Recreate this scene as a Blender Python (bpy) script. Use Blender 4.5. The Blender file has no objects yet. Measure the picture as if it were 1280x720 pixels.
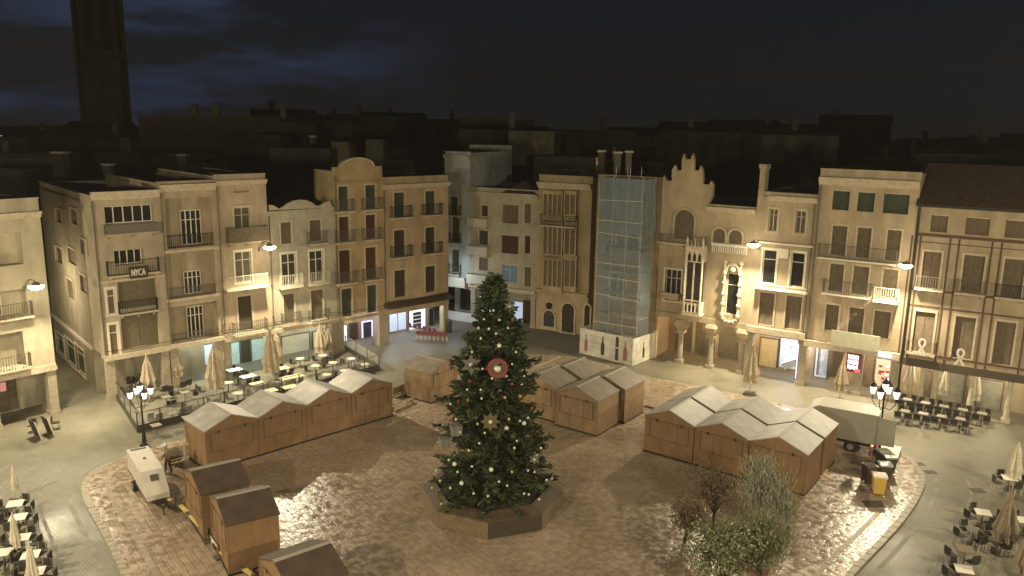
import bpy, math, random
from mathutils import Vector, Matrix
import numpy as np
random.seed(7); RNG = np.random.default_rng(7)
S = bpy.context.scene
COL = S.collection

# ------------------------------------------------------------------ camera
H = 20.0; FPX = 1000.0; PITCH = math.radians(11.7); ROLL = math.radians(0.95)
cd = bpy.data.cameras.new('camera'); cam = bpy.data.objects.new('camera', cd); COL.objects.link(cam)
cd.sensor_width = 36.0; cd.lens = 36.0 * FPX / 1280.0; cd.clip_start = 0.1; cd.clip_end = 3000
fw = Vector((0, math.cos(PITCH), -math.sin(PITCH))); up0 = Vector((0, math.sin(PITCH), math.cos(PITCH))); rt0 = Vector((1, 0, 0))
rt = rt0 * math.cos(ROLL) + up0 * math.sin(ROLL); up = -rt0 * math.sin(ROLL) + up0 * math.cos(ROLL)
cam.matrix_world = Matrix(((rt.x, up.x, -fw.x, 0), (rt.y, up.y, -fw.y, 0), (rt.z, up.z, -fw.z, H), (0, 0, 0, 1)))
S.camera = cam

# ------------------------------------------------------------------ sky
W = bpy.data.worlds.new('World'); S.world = W; W.use_nodes = True
def world_nodes():
    nt = W.node_tree; N = nt.nodes; K = nt.links
    bg = N['Background']
    tc = N.new('ShaderNodeTexCoord')
    dot = N.new('ShaderNodeVectorMath'); dot.operation = 'DOT_PRODUCT'
    d = Vector((-0.46, 1.0, 0.03)).normalized(); dot.inputs[1].default_value = d
    K.new(tc.outputs['Generated'], dot.inputs[0])
    mr = N.new('ShaderNodeMapRange'); mr.interpolation_type = 'SMOOTHSTEP'
    mr.inputs['From Min'].default_value = 0.93; mr.inputs['From Max'].default_value = 1.0
    K.new(dot.outputs['Value'], mr.inputs['Value'])
    mp = N.new('ShaderNodeMapping'); mp.inputs['Scale'].default_value = (3.2, 3.2, 13)
    K.new(tc.outputs['Generated'], mp.inputs['Vector'])
    no = N.new('ShaderNodeTexNoise'); no.inputs['Scale'].default_value = 1.5; no.inputs['Detail'].default_value = 5; no.inputs['Roughness'].default_value = .55
    K.new(mp.outputs['Vector'], no.inputs['Vector'])
    cr = N.new('ShaderNodeMapRange'); cr.interpolation_type = 'SMOOTHSTEP'
    cr.inputs['From Min'].default_value = 0.40; cr.inputs['From Max'].default_value = 0.62
    K.new(no.outputs['Fac'], cr.inputs['Value'])
    mul = N.new('ShaderNodeMath'); mul.operation = 'MULTIPLY'
    K.new(mr.outputs['Result'], mul.inputs[0]); K.new(cr.outputs['Result'], mul.inputs[1])
    sep = N.new('ShaderNodeSeparateXYZ'); K.new(tc.outputs['Generated'], sep.inputs[0])
    er = N.new('ShaderNodeMapRange'); er.inputs['From Min'].default_value = 0.0; er.inputs['From Max'].default_value = 0.16
    K.new(sep.outputs['Z'], er.inputs['Value'])
    base = N.new('ShaderNodeMix'); base.data_type = 'RGBA'
    base.inputs['A'].default_value = (0.0105, 0.0098, 0.0090, 1); base.inputs['B'].default_value = (0.0055, 0.0080, 0.0145, 1)
    K.new(er.outputs['Result'], base.inputs['Factor'])
    fin = N.new('ShaderNodeMix'); fin.data_type = 'RGBA'
    fin.inputs['B'].default_value = (0.018, 0.029, 0.058, 1)
    K.new(mul.outputs[0], fin.inputs['Factor']); K.new(base.outputs['Result'], fin.inputs['A'])
    K.new(fin.outputs['Result'], bg.inputs['Color']); bg.inputs['Strength'].default_value = 1.0
world_nodes()
S.view_settings.view_transform = 'Standard'; S.view_settings.look = 'None'
S.view_settings.exposure = 0.0; S.view_settings.gamma = 1.0
S.render.engine = 'CYCLES'
S.cycles.use_denoising = True
S.cycles.max_bounces = 6; S.cycles.diffuse_bounces = 3; S.cycles.glossy_bounces = 3; S.cycles.transparent_max_bounces = 12
S.cycles.sample_clamp_indirect = 3.0; S.cycles.sample_clamp_direct = 30.0
WALL_LAMP_W = 9800.0; FILL_W = 27500.0; HAZE_D = 0.00022
LAMP_COL = (1.0, 0.85, 0.57)

# ------------------------------------------------------------------ calibrated picture-to-place survey helpers
def ray(x, y):
    cx = (x - 640) / FPX; cy = (360 - y) / FPX
    v = fw + rt * cx + up * cy
    return v
def G(x, y, z=0.0):
    r = ray(x, y); t = (z - H) / r.z
    return Vector((r.x * t, r.y * t, z))
def proj(p):
    d = Vector(p) - Vector((0, 0, H)); f = d.dot(fw)
    return 640 + FPX * d.dot(rt) / f, 360 - FPX * d.dot(up) / f
def hz(g, y):
    lo, hi = 0.0, 60.0
    for _ in range(40):
        m = (lo + hi) / 2
        if proj((g[0], g[1], m))[1] > y: lo = m
        else: hi = m
    return lo

# ------------------------------------------------------------------ materials
MATS = {}
def srgb(r, g, b):
    f = lambda c: ((c / 255) / 12.92) if c <= 10 else (((c / 255) + .055) / 1.055) ** 2.4
    return (f(r), f(g), f(b))
def mat(name, col, rough=.8, metal=0.0, noise=.0, nscale=3.0, bump=0.0, bscale=20.0, emit=None, estr=0.0, spec=.4, streak=False, wave=None, col2=None, alpha=1.0):
    if name in MATS: return MATS[name]
    m = bpy.data.materials.new(name); m.use_nodes = True; nt = m.node_tree; N = nt.nodes; K = nt.links
    b = N['Principled BSDF']; b.inputs['Base Color'].default_value = (*col, 1); b.inputs['Roughness'].default_value = rough
    b.inputs['Metallic'].default_value = metal; b.inputs['Specular IOR Level'].default_value = spec
    tc = N.new('ShaderNodeTexCoord'); src = tc.outputs['Object']
    last = None
    if noise > 0:
        mp = N.new('ShaderNodeMapping'); K.new(src, mp.inputs[0])
        if streak: mp.inputs['Scale'].default_value = (1.2, 1.2, .6)
        n = N.new('ShaderNodeTexNoise'); n.inputs['Scale'].default_value = nscale; n.inputs['Detail'].default_value = 6; n.inputs['Roughness'].default_value = .62
        K.new(mp.outputs[0], n.inputs['Vector'])
        r = N.new('ShaderNodeMapRange'); r.inputs['From Min'].default_value = .3; r.inputs['From Max'].default_value = .7
        K.new(n.outputs['Fac'], r.inputs['Value'])
        mx = N.new('ShaderNodeMix'); mx.data_type = 'RGBA'
        c2 = col2 if col2 else tuple(c * (1 - noise) for c in col)
        mx.inputs['A'].default_value = (*c2, 1); mx.inputs['B'].default_value = (*[min(1, c * (1 + noise * .35)) for c in col], 1)
        K.new(r.outputs[0], mx.inputs['Factor']); K.new(mx.outputs['Result'], b.inputs['Base Color']); last = mx
    if bump > 0 or wave:
        bp = N.new('ShaderNodeBump'); bp.inputs['Distance'].default_value = .02
        if wave:
            w = N.new('ShaderNodeTexWave'); w.bands_direction = wave[0]; w.inputs['Scale'].default_value = wave[1]; w.inputs['Distortion'].default_value = wave[2] if len(wave) > 2 else 0
            K.new(src, w.inputs['Vector']); K.new(w.outputs['Fac'], bp.inputs['Height']); bp.inputs['Strength'].default_value = .6; bp.inputs['Distance'].default_value = .04
            if last is not None:
                ml = N.new('ShaderNodeMix'); ml.data_type = 'RGBA'; ml.blend_type = 'MULTIPLY'; ml.inputs['Factor'].default_value = .45
                K.new(last.outputs['Result'], ml.inputs['A']); K.new(w.outputs['Fac'], ml.inputs['B']); K.new(ml.outputs['Result'], b.inputs['Base Color'])
        else:
            n2 = N.new('ShaderNodeTexNoise'); n2.inputs['Scale'].default_value = bscale; n2.inputs['Detail'].default_value = 4
            K.new(src, n2.inputs['Vector']); K.new(n2.outputs['Fac'], bp.inputs['Height']); bp.inputs['Strength'].default_value = bump
        K.new(bp.outputs[0], b.inputs['Normal'])
    if emit:
        b.inputs['Emission Color'].default_value = (*emit, 1); b.inputs['Emission Strength'].default_value = estr
    if alpha < 1:
        b.inputs['Alpha'].default_value = alpha
    MATS[name] = m
    return m

def plaster(name, col): return mat(name, col, .9, noise=.36, nscale=.7, streak=True, bump=.12, bscale=9)
P_A = plaster('plaster_cream', (.40, .335, .235)); P_B = plaster('plaster_sand', (.39, .315, .21)); P_C = plaster('plaster_pink_sand', (.42, .335, .23))
P_D = plaster('plaster_grey', (.40, .36, .27)); P_E = plaster('plaster_ochre', (.41, .30, .155)); P_E2 = plaster('plaster_tan', (.43, .32, .19))
P_F = plaster('plaster_pale', (.40, .36, .25)); P_F2 = plaster('plaster_gold', (.42, .33, .19)); P_S = plaster('plaster_salmon', (.36, .26, .16))
P_N = plaster('stone_sandy', (.42, .34, .22)); P_H = plaster('plaster_beige', (.41, .33, .22)); P_I = plaster('plaster_painted', (.36, .29, .19))
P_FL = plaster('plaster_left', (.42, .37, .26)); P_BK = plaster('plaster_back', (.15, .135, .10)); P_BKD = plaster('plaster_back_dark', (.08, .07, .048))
TRIM = mat('trim_stone', (.50, .42, .30), .8, noise=.3, nscale=4)
WHITE = mat('white_paint', (.68, .62, .50), .6, noise=.15, nscale=5)
STONE_P = mat('pillar_stone', (.36, .31, .22), .85, noise=.35, nscale=5, bump=.4, bscale=25)
SHUT_BR = mat('shutter_brown', (.085, .06, .035), .7, noise=.3, nscale=4, wave=('Z', 9))
SHUT_GR = mat('shutter_green', (.08, .10, .07), .7, noise=.3, nscale=4, wave=('Z', 9))
SHUT_GY = mat('shutter_grey', (.17, .155, .115), .75, noise=.3, nscale=4, wave=('Z', 9))
SHUT_RD = mat('shutter_red', (.12, .045, .025), .7, noise=.3, nscale=4, wave=('Z', 7))
SHUT_OC = mat('shutter_ochre', (.26, .205, .125), .75, noise=.3, nscale=4, wave=('Z', 9))
SHUT_TN = mat('shutter_tan', (.22, .17, .11), .75, noise=.3, nscale=4, wave=('Z', 9))
GLASS = mat('dark_glass', (.022, .022, .02), .12, spec=.6, noise=.5, nscale=1.5)
GLASS_B = mat('lit_blue_glass', (.05, .09, .10), .2, noise=.5, nscale=2, emit=(.35, .55, .6), estr=.12)
IRON = mat('black_iron', (.02, .018, .015), .5, metal=.3)
IRON_G = mat('grey_iron', (.13, .115, .09), .5, metal=.3)
IRON_L = mat('pale_railing', (.45, .42, .33), .6)
ROOF_D = mat('roof_tiles', (.09, .06, .04), .9, noise=.5, nscale=4, wave=('X', 4))
ROOF_F = mat('roof_flat', (.12, .10, .075), .9, noise=.4, nscale=1)
WOOD = mat('hut_wood', (.235, .14, .068), .65, noise=.30, nscale=1.3, streak=True, bump=.2, bscale=30)
WOOD_L = mat('hut_wood_light', (.29, .195, .105), .65, noise=.35, nscale=1.3, streak=True)
ROOF_H = mat('hut_roof', (.34, .32, .29), .58, noise=.28, nscale=1.4, spec=.5)
ROOF_H2 = mat('hut_roof_brown', (.085, .058, .04), .7, noise=.35, nscale=1.6)
DARK = mat('dark_interior', (.02, .017, .012), .9)
CANVAS = mat('parasol_canvas', (.44, .37, .26), .85, noise=.3, nscale=6)
CANVAS_W = mat('parasol_pale', (.62, .56, .43), .85, noise=.25, nscale=6)
METAL = mat('brushed_metal', (.40, .38, .34), .4, metal=.6)
TWHITE = mat('white_laminate', (.75, .70, .58), .5)
TYEL = mat('cream_table', (.66, .60, .38), .5)
TCYAN = mat('cyan_cloth', (.42, .62, .58), .6)
CHAIR_D = mat('dark_wicker', (.03, .026, .02), .7)
RED = mat('red_lacquer', (.42, .06, .045), .5)
ASPH_DARK = mat('dark_patch', (.06, .052, .04), .7)

# ------------------------------------------------------------------ mesh builder
class MB:
    def __init__(s): s.v = []; s.f = []; s.mi = []; s.cur = 0
    def add(s, vs, fs):
        o = len(s.v); s.v += [tuple(v) for v in vs]
        for f in fs: s.f.append([i + o for i in f]); s.mi.append(s.cur)
        return s
    def box(s, x0, x1, y0, y1, z0, z1, M=None):
        vs = [(x0, y0, z0), (x1, y0, z0), (x1, y1, z0), (x0, y1, z0), (x0, y0, z1), (x1, y0, z1), (x1, y1, z1), (x0, y1, z1)]
        if M is not None: vs = [M @ Vector(v) for v in vs]
        return s.add(vs, [(0, 3, 2, 1), (4, 5, 6, 7), (0, 1, 5, 4), (1, 2, 6, 5), (2, 3, 7, 6), (3, 0, 4, 7)])
    def cyl(s, p0, p1, r0, r1=None, n=8, cap=True):
        p0 = Vector(p0); p1 = Vector(p1); r1 = r0 if r1 is None else r1
        d = (p1 - p0).normalized(); a = d.orthogonal().normalized(); b = d.cross(a)
        vs = []
        for p, r in ((p0, r0), (p1, r1)):
            for k in range(n):
                t = 2 * math.pi * k / n; vs.append(p + a * math.cos(t) * r + b * math.sin(t) * r)
        fs = [(k, (k + 1) % n, n + (k + 1) % n, n + k) for k in range(n)]
        if cap: fs += [tuple(range(n))[::-1], tuple(range(n, 2 * n))]
        return s.add(vs, fs)
    def tube(s, pts, r, n=6):
        for a, b in zip(pts[:-1], pts[1:]): s.cyl(a, b, r, r, n)
        return s
    def lathe(s, prof, c=(0, 0, 0), n=16, wob=0.0, k=5):
        vs = []
        for i, (r, z) in enumerate(prof):
            for j in range(n):
                t = 2 * math.pi * j / n; rr = r * (1 + wob * math.cos(k * t + i * .4))
                vs.append((c[0] + rr * math.cos(t), c[1] + rr * math.sin(t), c[2] + z))
        fs = []
        for i in range(len(prof) - 1):
            for j in range(n):
                a = i * n + j; b = i * n + (j + 1) % n; fs.append((a, b, b + n, a + n))
        fs += [tuple(range(n))[::-1], tuple(range((len(prof) - 1) * n, len(prof) * n))]
        return s.add(vs, fs)
    def ball(s, c, r, n=8, m=6, sz=1.0):
        return s.lathe([(max(r * math.sin(math.pi * i / m), r * .02), -r * sz * math.cos(math.pi * i / m)) for i in range(m + 1)], c, n)
    def poly(s, pts, t0, t1, M=None, axis='y'):
        # polygon given as (a,b) pairs; axis y: (x,z) extruded along y; axis z: (x,y) extruded along z
        n = len(pts)
        if axis == 'y': vs = [(p[0], t0, p[1]) for p in pts] + [(p[0], t1, p[1]) for p in pts]
        elif axis == 'x': vs = [(t0, p[0], p[1]) for p in pts] + [(t1, p[0], p[1]) for p in pts]
        else: vs = [(p[0], p[1], t0) for p in pts] + [(p[0], p[1], t1) for p in pts]
        if M is not None: vs = [M @ Vector(v) for v in vs]
        return s.add(vs, [tuple(range(n)), tuple(range(n, 2 * n))[::-1]] + [(k, k + n, (k + 1) % n + n, (k + 1) % n) for k in range(n)])
    def build(s, name, mats, parent=None, smooth=False, loc=None, rz=0.0, fixn=True):
        me = bpy.data.meshes.new(name); me.from_pydata(s.v, [], s.f)
        if not isinstance(mats, (list, tuple)): mats = [mats]
        for m in mats: me.materials.append(m)
        if len(mats) > 1: me.polygons.foreach_set('material_index', s.mi)
        if smooth: me.polygons.foreach_set('use_smooth', [True] * len(me.polygons))
        me.update()
        o = bpy.data.objects.new(name, me); COL.objects.link(o)
        if parent: o.parent = parent
        if loc is not None: o.location = loc
        o.rotation_euler = (0, 0, rz)
        return o
def tag(o, label, cat, group=None, kind=None):
    if label: o['label'] = label
    if cat: o['category'] = cat
    if group: o['group'] = group
    if kind: o['kind'] = kind
    return o
def thing(name, label, cat, loc=(0, 0, 0), rz=0.0, group=None):
    o = bpy.data.objects.new(name, None); COL.objects.link(o); o.location = loc; o.rotation_euler = (0, 0, rz); o.empty_display_size = .3
    return tag(o, label, cat, group)
def copy_tree(o, parent=None):
    c = o.copy(); COL.objects.link(c); c.parent = parent
    for ch in list(o.children): copy_tree(ch, c)
    return c
def dup(o, loc, rz, label, group=None):
    c = copy_tree(o); c.location = loc; c.rotation_euler = (0, 0, rz); c['label'] = label
    if group: c['group'] = group
    return c
class Proto:
    def __init__(s, fn): s.fn = fn; s.o = None
    def put(s, loc, rz, label, group=None, scale=1.0):
        if s.o is None:
            s.o = s.fn(); o = s.o
            o.location = loc; o.rotation_euler = (0, 0, rz); o['label'] = label
            if group: o['group'] = group
        else: o = dup(s.o, loc, rz, label, group)
        o.scale = (scale, scale, scale)
        return o
ORD = ['first', 'second', 'third', 'fourth', 'fifth', 'sixth', 'seventh', 'eighth', 'ninth', 'tenth', 'eleventh', 'twelfth', 'thirteenth', 'fourteenth', 'fifteenth', 'sixteenth', 'seventeenth', 'eighteenth', 'nineteenth', 'twentieth']

def nth_word(n):
    if n < 20: return ORD[n]
    t = ['twenty', 'thirty', 'forty', 'fifty', 'sixty'][(n + 1) // 10 - 2]; u = (n + 1) % 10
    return (t[:-1] + 'ieth') if u == 0 else t + '-' + ORD[u - 1]
# ------------------------------------------------------------------ ground
def ground_mat():
    m = bpy.data.materials.new('wet_paving'); m.use_nodes = True; nt = m.node_tree; N = nt.nodes; K = nt.links; b = N['Principled BSDF']
    tc = N.new('ShaderNodeTexCoord')
    n1 = N.new('ShaderNodeTexNoise'); n1.inputs['Scale'].default_value = .16; n1.inputs['Detail'].default_value = 7; n1.inputs['Roughness'].default_value = .6; K.new(tc.outputs['Object'], n1.inputs['Vector'])
    n2 = N.new('ShaderNodeTexNoise'); n2.inputs['Scale'].default_value = 2.2; n2.inputs['Detail'].default_value = 5; K.new(tc.outputs['Object'], n2.inputs['Vector'])
    c1 = N.new('ShaderNodeMix'); c1.data_type = 'RGBA'; c1.inputs['A'].default_value = (.15, .138, .10, 1); c1.inputs['B'].default_value = (.30, .28, .205, 1)
    r = N.new('ShaderNodeMapRange'); r.inputs['From Min'].default_value = .33; r.inputs['From Max'].default_value = .68; K.new(n1.outputs['Fac'], r.inputs['Value']); K.new(r.outputs[0], c1.inputs['Factor'])
    c2 = N.new('ShaderNodeMix'); c2.data_type = 'RGBA'; c2.blend_type = 'MULTIPLY'; c2.inputs['Factor'].default_value = .35; K.new(c1.outputs['Result'], c2.inputs['A']); K.new(n2.outputs['Fac'], c2.inputs['B'])
    c3 = N.new('ShaderNodeMix'); c3.data_type = 'RGBA'; c3.blend_type = 'MULTIPLY'; c3.inputs['Factor'].default_value = .28; K.new(c2.outputs['Result'], c3.inputs['A'])
    K.new(c3.outputs['Result'], b.inputs['Base Color'])
    rr = N.new('ShaderNodeMapRange'); rr.inputs['From Min'].default_value = .35; rr.inputs['From Max'].default_value = .65; rr.inputs['To Min'].default_value = .38; rr.inputs['To Max'].default_value = .7
    K.new(n1.outputs['Fac'], rr.inputs['Value']); K.new(rr.outputs[0], b.inputs['Roughness'])
    br = N.new('ShaderNodeTexBrick'); br.inputs['Scale'].default_value = 1.6; br.inputs['Mortar Size'].default_value = .02; br.inputs['Color1'].default_value = (.8, .8, .8, 1); br.inputs['Color2'].default_value = (1, 1, 1, 1)
    mp = N.new('ShaderNodeMapping'); mp.inputs['Rotation'].default_value = (0, 0, math.radians(42)); K.new(tc.outputs['Object'], mp.inputs[0]); K.new(mp.outputs[0], br.inputs['Vector']); K.new(br.outputs['Color'], c3.inputs['B'])
    bp = N.new('ShaderNodeBump'); bp.inputs['Strength'].default_value = .25; bp.inputs['Distance'].default_value = .01; K.new(n2.outputs['Fac'], bp.inputs['Height'])
    bp2 = N.new('ShaderNodeBump'); bp2.inputs['Strength'].default_value = .6; bp2.inputs['Distance'].default_value = .01; K.new(br.outputs['Color'], bp2.inputs['Height']); K.new(bp.outputs[0], bp2.inputs['Normal']); K.new(bp2.outputs[0], b.inputs['Normal'])
    b.inputs['Specular IOR Level'].default_value = .4
    return m
def cobble_mat():
    m = bpy.data.materials.new('plaza_cobbles'); m.use_nodes = True; nt = m.node_tree; N = nt.nodes; K = nt.links; b = N['Principled BSDF']
    tc = N.new('ShaderNodeTexCoord'); mp = N.new('ShaderNodeMapping'); mp.inputs['Rotation'].default_value = (0, 0, math.radians(52)); K.new(tc.outputs['Object'], mp.inputs[0])
    wob = N.new('ShaderNodeTexNoise'); wob.inputs['Scale'].default_value = 1.3; K.new(mp.outputs[0], wob.inputs['Vector'])
    vm = N.new('ShaderNodeVectorMath'); vm.operation = 'MULTIPLY_ADD'; vm.inputs[1].default_value = (.16, .16, 0); K.new(wob.outputs['Color'], vm.inputs[0]); K.new(mp.outputs[0], vm.inputs[2])
    br = N.new('ShaderNodeTexBrick'); br.inputs['Scale'].default_value = 1.0; br.inputs['Brick Width'].default_value = .62; br.inputs['Row Height'].default_value = .34
    br.inputs['Mortar Size'].default_value = .035; br.inputs['Mortar Smooth'].default_value = .5; br.inputs['Color1'].default_value = (.68, .68, .68, 1); br.inputs['Color2'].default_value = (1, 1, 1, 1); br.inputs['Mortar'].default_value = (0, 0, 0, 1)
    K.new(vm.outputs[0], br.inputs['Vector'])
    big = N.new('ShaderNodeTexNoise'); big.inputs['Scale'].default_value = .22; big.inputs['Detail'].default_value = 6; big.inputs['Roughness'].default_value = .65; K.new(tc.outputs['Object'], big.inputs['Vector'])
    r = N.new('ShaderNodeMapRange'); r.inputs['From Min'].default_value = .36; r.inputs['From Max'].default_value = .66; K.new(big.outputs['Fac'], r.inputs['Value'])
    c1 = N.new('ShaderNodeMix'); c1.data_type = 'RGBA'; c1.inputs['A'].default_value = (.35, .255, .17, 1); c1.inputs['B'].default_value = (.50, .39, .275, 1); K.new(r.outputs[0], c1.inputs['Factor'])
    fine = N.new('ShaderNodeTexNoise'); fine.inputs['Scale'].default_value = 2.6; fine.inputs['Detail'].default_value = 5; K.new(tc.outputs['Object'], fine.inputs['Vector'])
    c0 = N.new('ShaderNodeMix'); c0.data_type = 'RGBA'; c0.blend_type = 'MULTIPLY'; c0.inputs['Factor'].default_value = .45; K.new(c1.outputs['Result'], c0.inputs['A']); K.new(fine.outputs['Fac'], c0.inputs['B'])
    c2 = N.new('ShaderNodeMix'); c2.data_type = 'RGBA'; c2.blend_type = 'MULTIPLY'; c2.inputs['Factor'].default_value = .13; K.new(c0.outputs['Result'], c2.inputs['A']); K.new(br.outputs['Color'], c2.inputs['B'])
    K.new(c2.outputs['Result'], b.inputs['Base Color'])
    rr = N.new('ShaderNodeMapRange'); rr.inputs['From Min'].default_value = .4; rr.inputs['From Max'].default_value = .62; rr.inputs['To Min'].default_value = .17; rr.inputs['To Max'].default_value = .42
    K.new(fine.outputs['Fac'], rr.inputs['Value']); K.new(rr.outputs[0], b.inputs['Roughness'])
    # every stone tilts its own way, so the wet faces glint one by one
    bp = N.new('ShaderNodeBump'); bp.inputs['Strength'].default_value = .6; bp.inputs['Distance'].default_value = .045; K.new(br.outputs['Color'], bp.inputs['Height'])
    bp2 = N.new('ShaderNodeBump'); bp2.inputs['Strength'].default_value = .9; bp2.inputs['Distance'].default_value = .05; K.new(fine.outputs['Fac'], bp2.inputs['Height']); K.new(bp.outputs[0], bp2.inputs['Normal']); K.new(bp2.outputs[0], b.inputs['Normal'])
    b.inputs['Specular IOR Level'].default_value = .9
    return m
GM = ground_mat(); CM = cobble_mat()
g = MB(); g.add([(-900, -60, 0), (900, -60, 0), (900, 1400, 0), (-900, 1400, 0)], [(0, 1, 2, 3)])
tag(g.build('ground', GM), None, None, kind='structure')
g = MB(); g.add([(-900, 88, .012), (900, 88, .012), (900, 1395, .012), (-900, 1395, .012)], [(0, 1, 2, 3)])
tag(g.build('town_ground', mat('town_ground', (.10, .085, .06), 1.0, noise=.3, nscale=.1, spec=0)), None, None, kind='structure')
g = MB(); _n = 60
_pts = [(-900 + 1800 * i / _n, 9 + 3 * math.sin(i * .7) + 2 * math.sin(i * 1.9 + 1)) for i in range(_n + 1)]
g.add([(x, 620, 0) for x, z in _pts] + [(x, 700, z) for x, z in _pts] + [(x, 900, 0) for x, z in _pts], [(i, i + 1, i + _n + 2, i + _n + 1) for i in range(_n)] + [(i + _n + 1, i + _n + 2, i + 2 * _n + 3, i + 2 * _n + 2) for i in range(_n)])
tag(g.build('hills', mat('hill_scrub', (.06, .055, .04), 1.0, spec=0)), None, None, kind='structure')
def smooth_loop(pts, sub=5):
    out = []; n = len(pts)
    for i in range(n):
        p0, p1, p2, p3 = pts[i - 1], pts[i], pts[(i + 1) % n], pts[(i + 2) % n]
        for k in range(sub):
            t = k / sub
            out.append(Vector([.5 * (2 * p1[a] + (p2[a] - p0[a]) * t + (2 * p0[a] - 5 * p1[a] + 4 * p2[a] - p3[a]) * t * t + (3 * p1[a] - p0[a] - 3 * p2[a] + p3[a]) * t ** 3) for a in range(2)]))
    return out
isl_px = [(145, 577), (118, 589), (103, 605), (104, 624), (112, 642), (124, 664), (139, 692), (152, 722), (172, 770), (230, 850), (640, 900), (980, 850), (1035, 770), (1068, 720), (1104, 682), (1132, 650), (1150, 622), (1156, 600), (1142, 577), (1115, 561), (1000, 513), (880, 486), (800, 470), (715, 447), (640, 447), (560, 470), (480, 497), (360, 528), (240, 549), (185, 563)]
ISL = smooth_loop([G(*p) for p in isl_px])
def offs(loop, d):
    out = []; n = len(loop)
    for i in range(n):
        t = (loop[(i + 1) % n] - loop[i - 1]).normalized(); out.append(loop[i] + Vector((t.y, -t.x)) * d)
    return out
area = sum(ISL[i - 1].x * ISL[i].y - ISL[i].x * ISL[i - 1].y for i in range(len(ISL)))
sg = -1 if area > 0 else 1     # sign for inward
def flat(loop, z, name, m, kind='structure'):
    b = MB(); b.add([(p[0], p[1], z) for p in loop], [tuple(range(len(loop)))]); o = b.build(name, m); 
    return tag(o, None, None, kind=kind)
KZ = .10
inner = offs(ISL, sg * .32); inner2 = offs(ISL, sg * 1.15); inner3 = offs(ISL, sg * 1.4)
flat(inner, KZ - .004, 'plaza_pavement', CM)
def band(la, lb, z0, z1, name, m):
    b = MB(); n = len(la)
    for i in range(n):
        a0, a1, c0, c1 = la[i], la[(i + 1) % n], lb[i], lb[(i + 1) % n]
        e = (a1 - a0) * .04
        vs = [(a0.x + e.x, a0.y + e.y), (a1.x - e.x, a1.y - e.y), (c1.x - e.x, c1.y - e.y), (c0.x + e.x, c0.y + e.y)]
        b.poly(vs, z0, z1, axis='z')
    return tag(b.build(name, m), None, None, kind='structure')
KERB = mat('kerb_stone', (.33, .28, .20), .5, noise=.4, nscale=3, bump=.3, bscale=12)
band(ISL, inner, -.02, KZ + .005, 'kerb', KERB)
band(inner2, inner3, KZ - .03, KZ + .004, 'drain_strip', KERB)
TRK_M = mat('tyre_worn_stone', (.24, .225, .17), .62, noise=.5, nscale=1.2)
for off_, w_ in ((-.5, .22), (-1.9, .16), (-2.25, .14), (-3.7, .17), (-4.1, .13), (-5.2, .2)):
    la, lb_ = offs(ISL, sg * off_), offs(ISL, sg * (off_ - w_)); b_ = MB(); n_ = len(ISL)
    for i in range(n_):
        if la[i].y < 44 and la[(i + 1) % n_].y < 44 and abs(la[i].x) > 9 and (la[i].x < 0 or off_ in (-.5, -2.25, -4.1)): b_.add([(*la[i], .004), (*la[(i + 1) % n_], .004), (*lb_[(i + 1) % n_], .004), (*lb_[i], .004)], [(0, 1, 2, 3)])
    tag(b_.build('tyre_track', TRK_M), None, None, kind='structure')
# pale stone strips let into the paving by the huts
STRIP = mat('stone_strip', (.5, .42, .30), .45, noise=.3, nscale=4)
for a, b_ in (((487, 515), (516, 500)), ((492, 528), (522, 514)), ((722, 453), (702, 461)), ((700, 447), (668, 461)), ((484, 534), (512, 520))):
    p, q = G(*a), G(*b_); d = (q - p); L = d.length; m_ = MB(); m_.box(0, L, -.12, .12, .0, KZ + .012)
    o = m_.build('stone_strip', STRIP, loc=p, rz=math.atan2(d.y, d.x)); tag(o, None, None, kind='structure')
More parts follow.
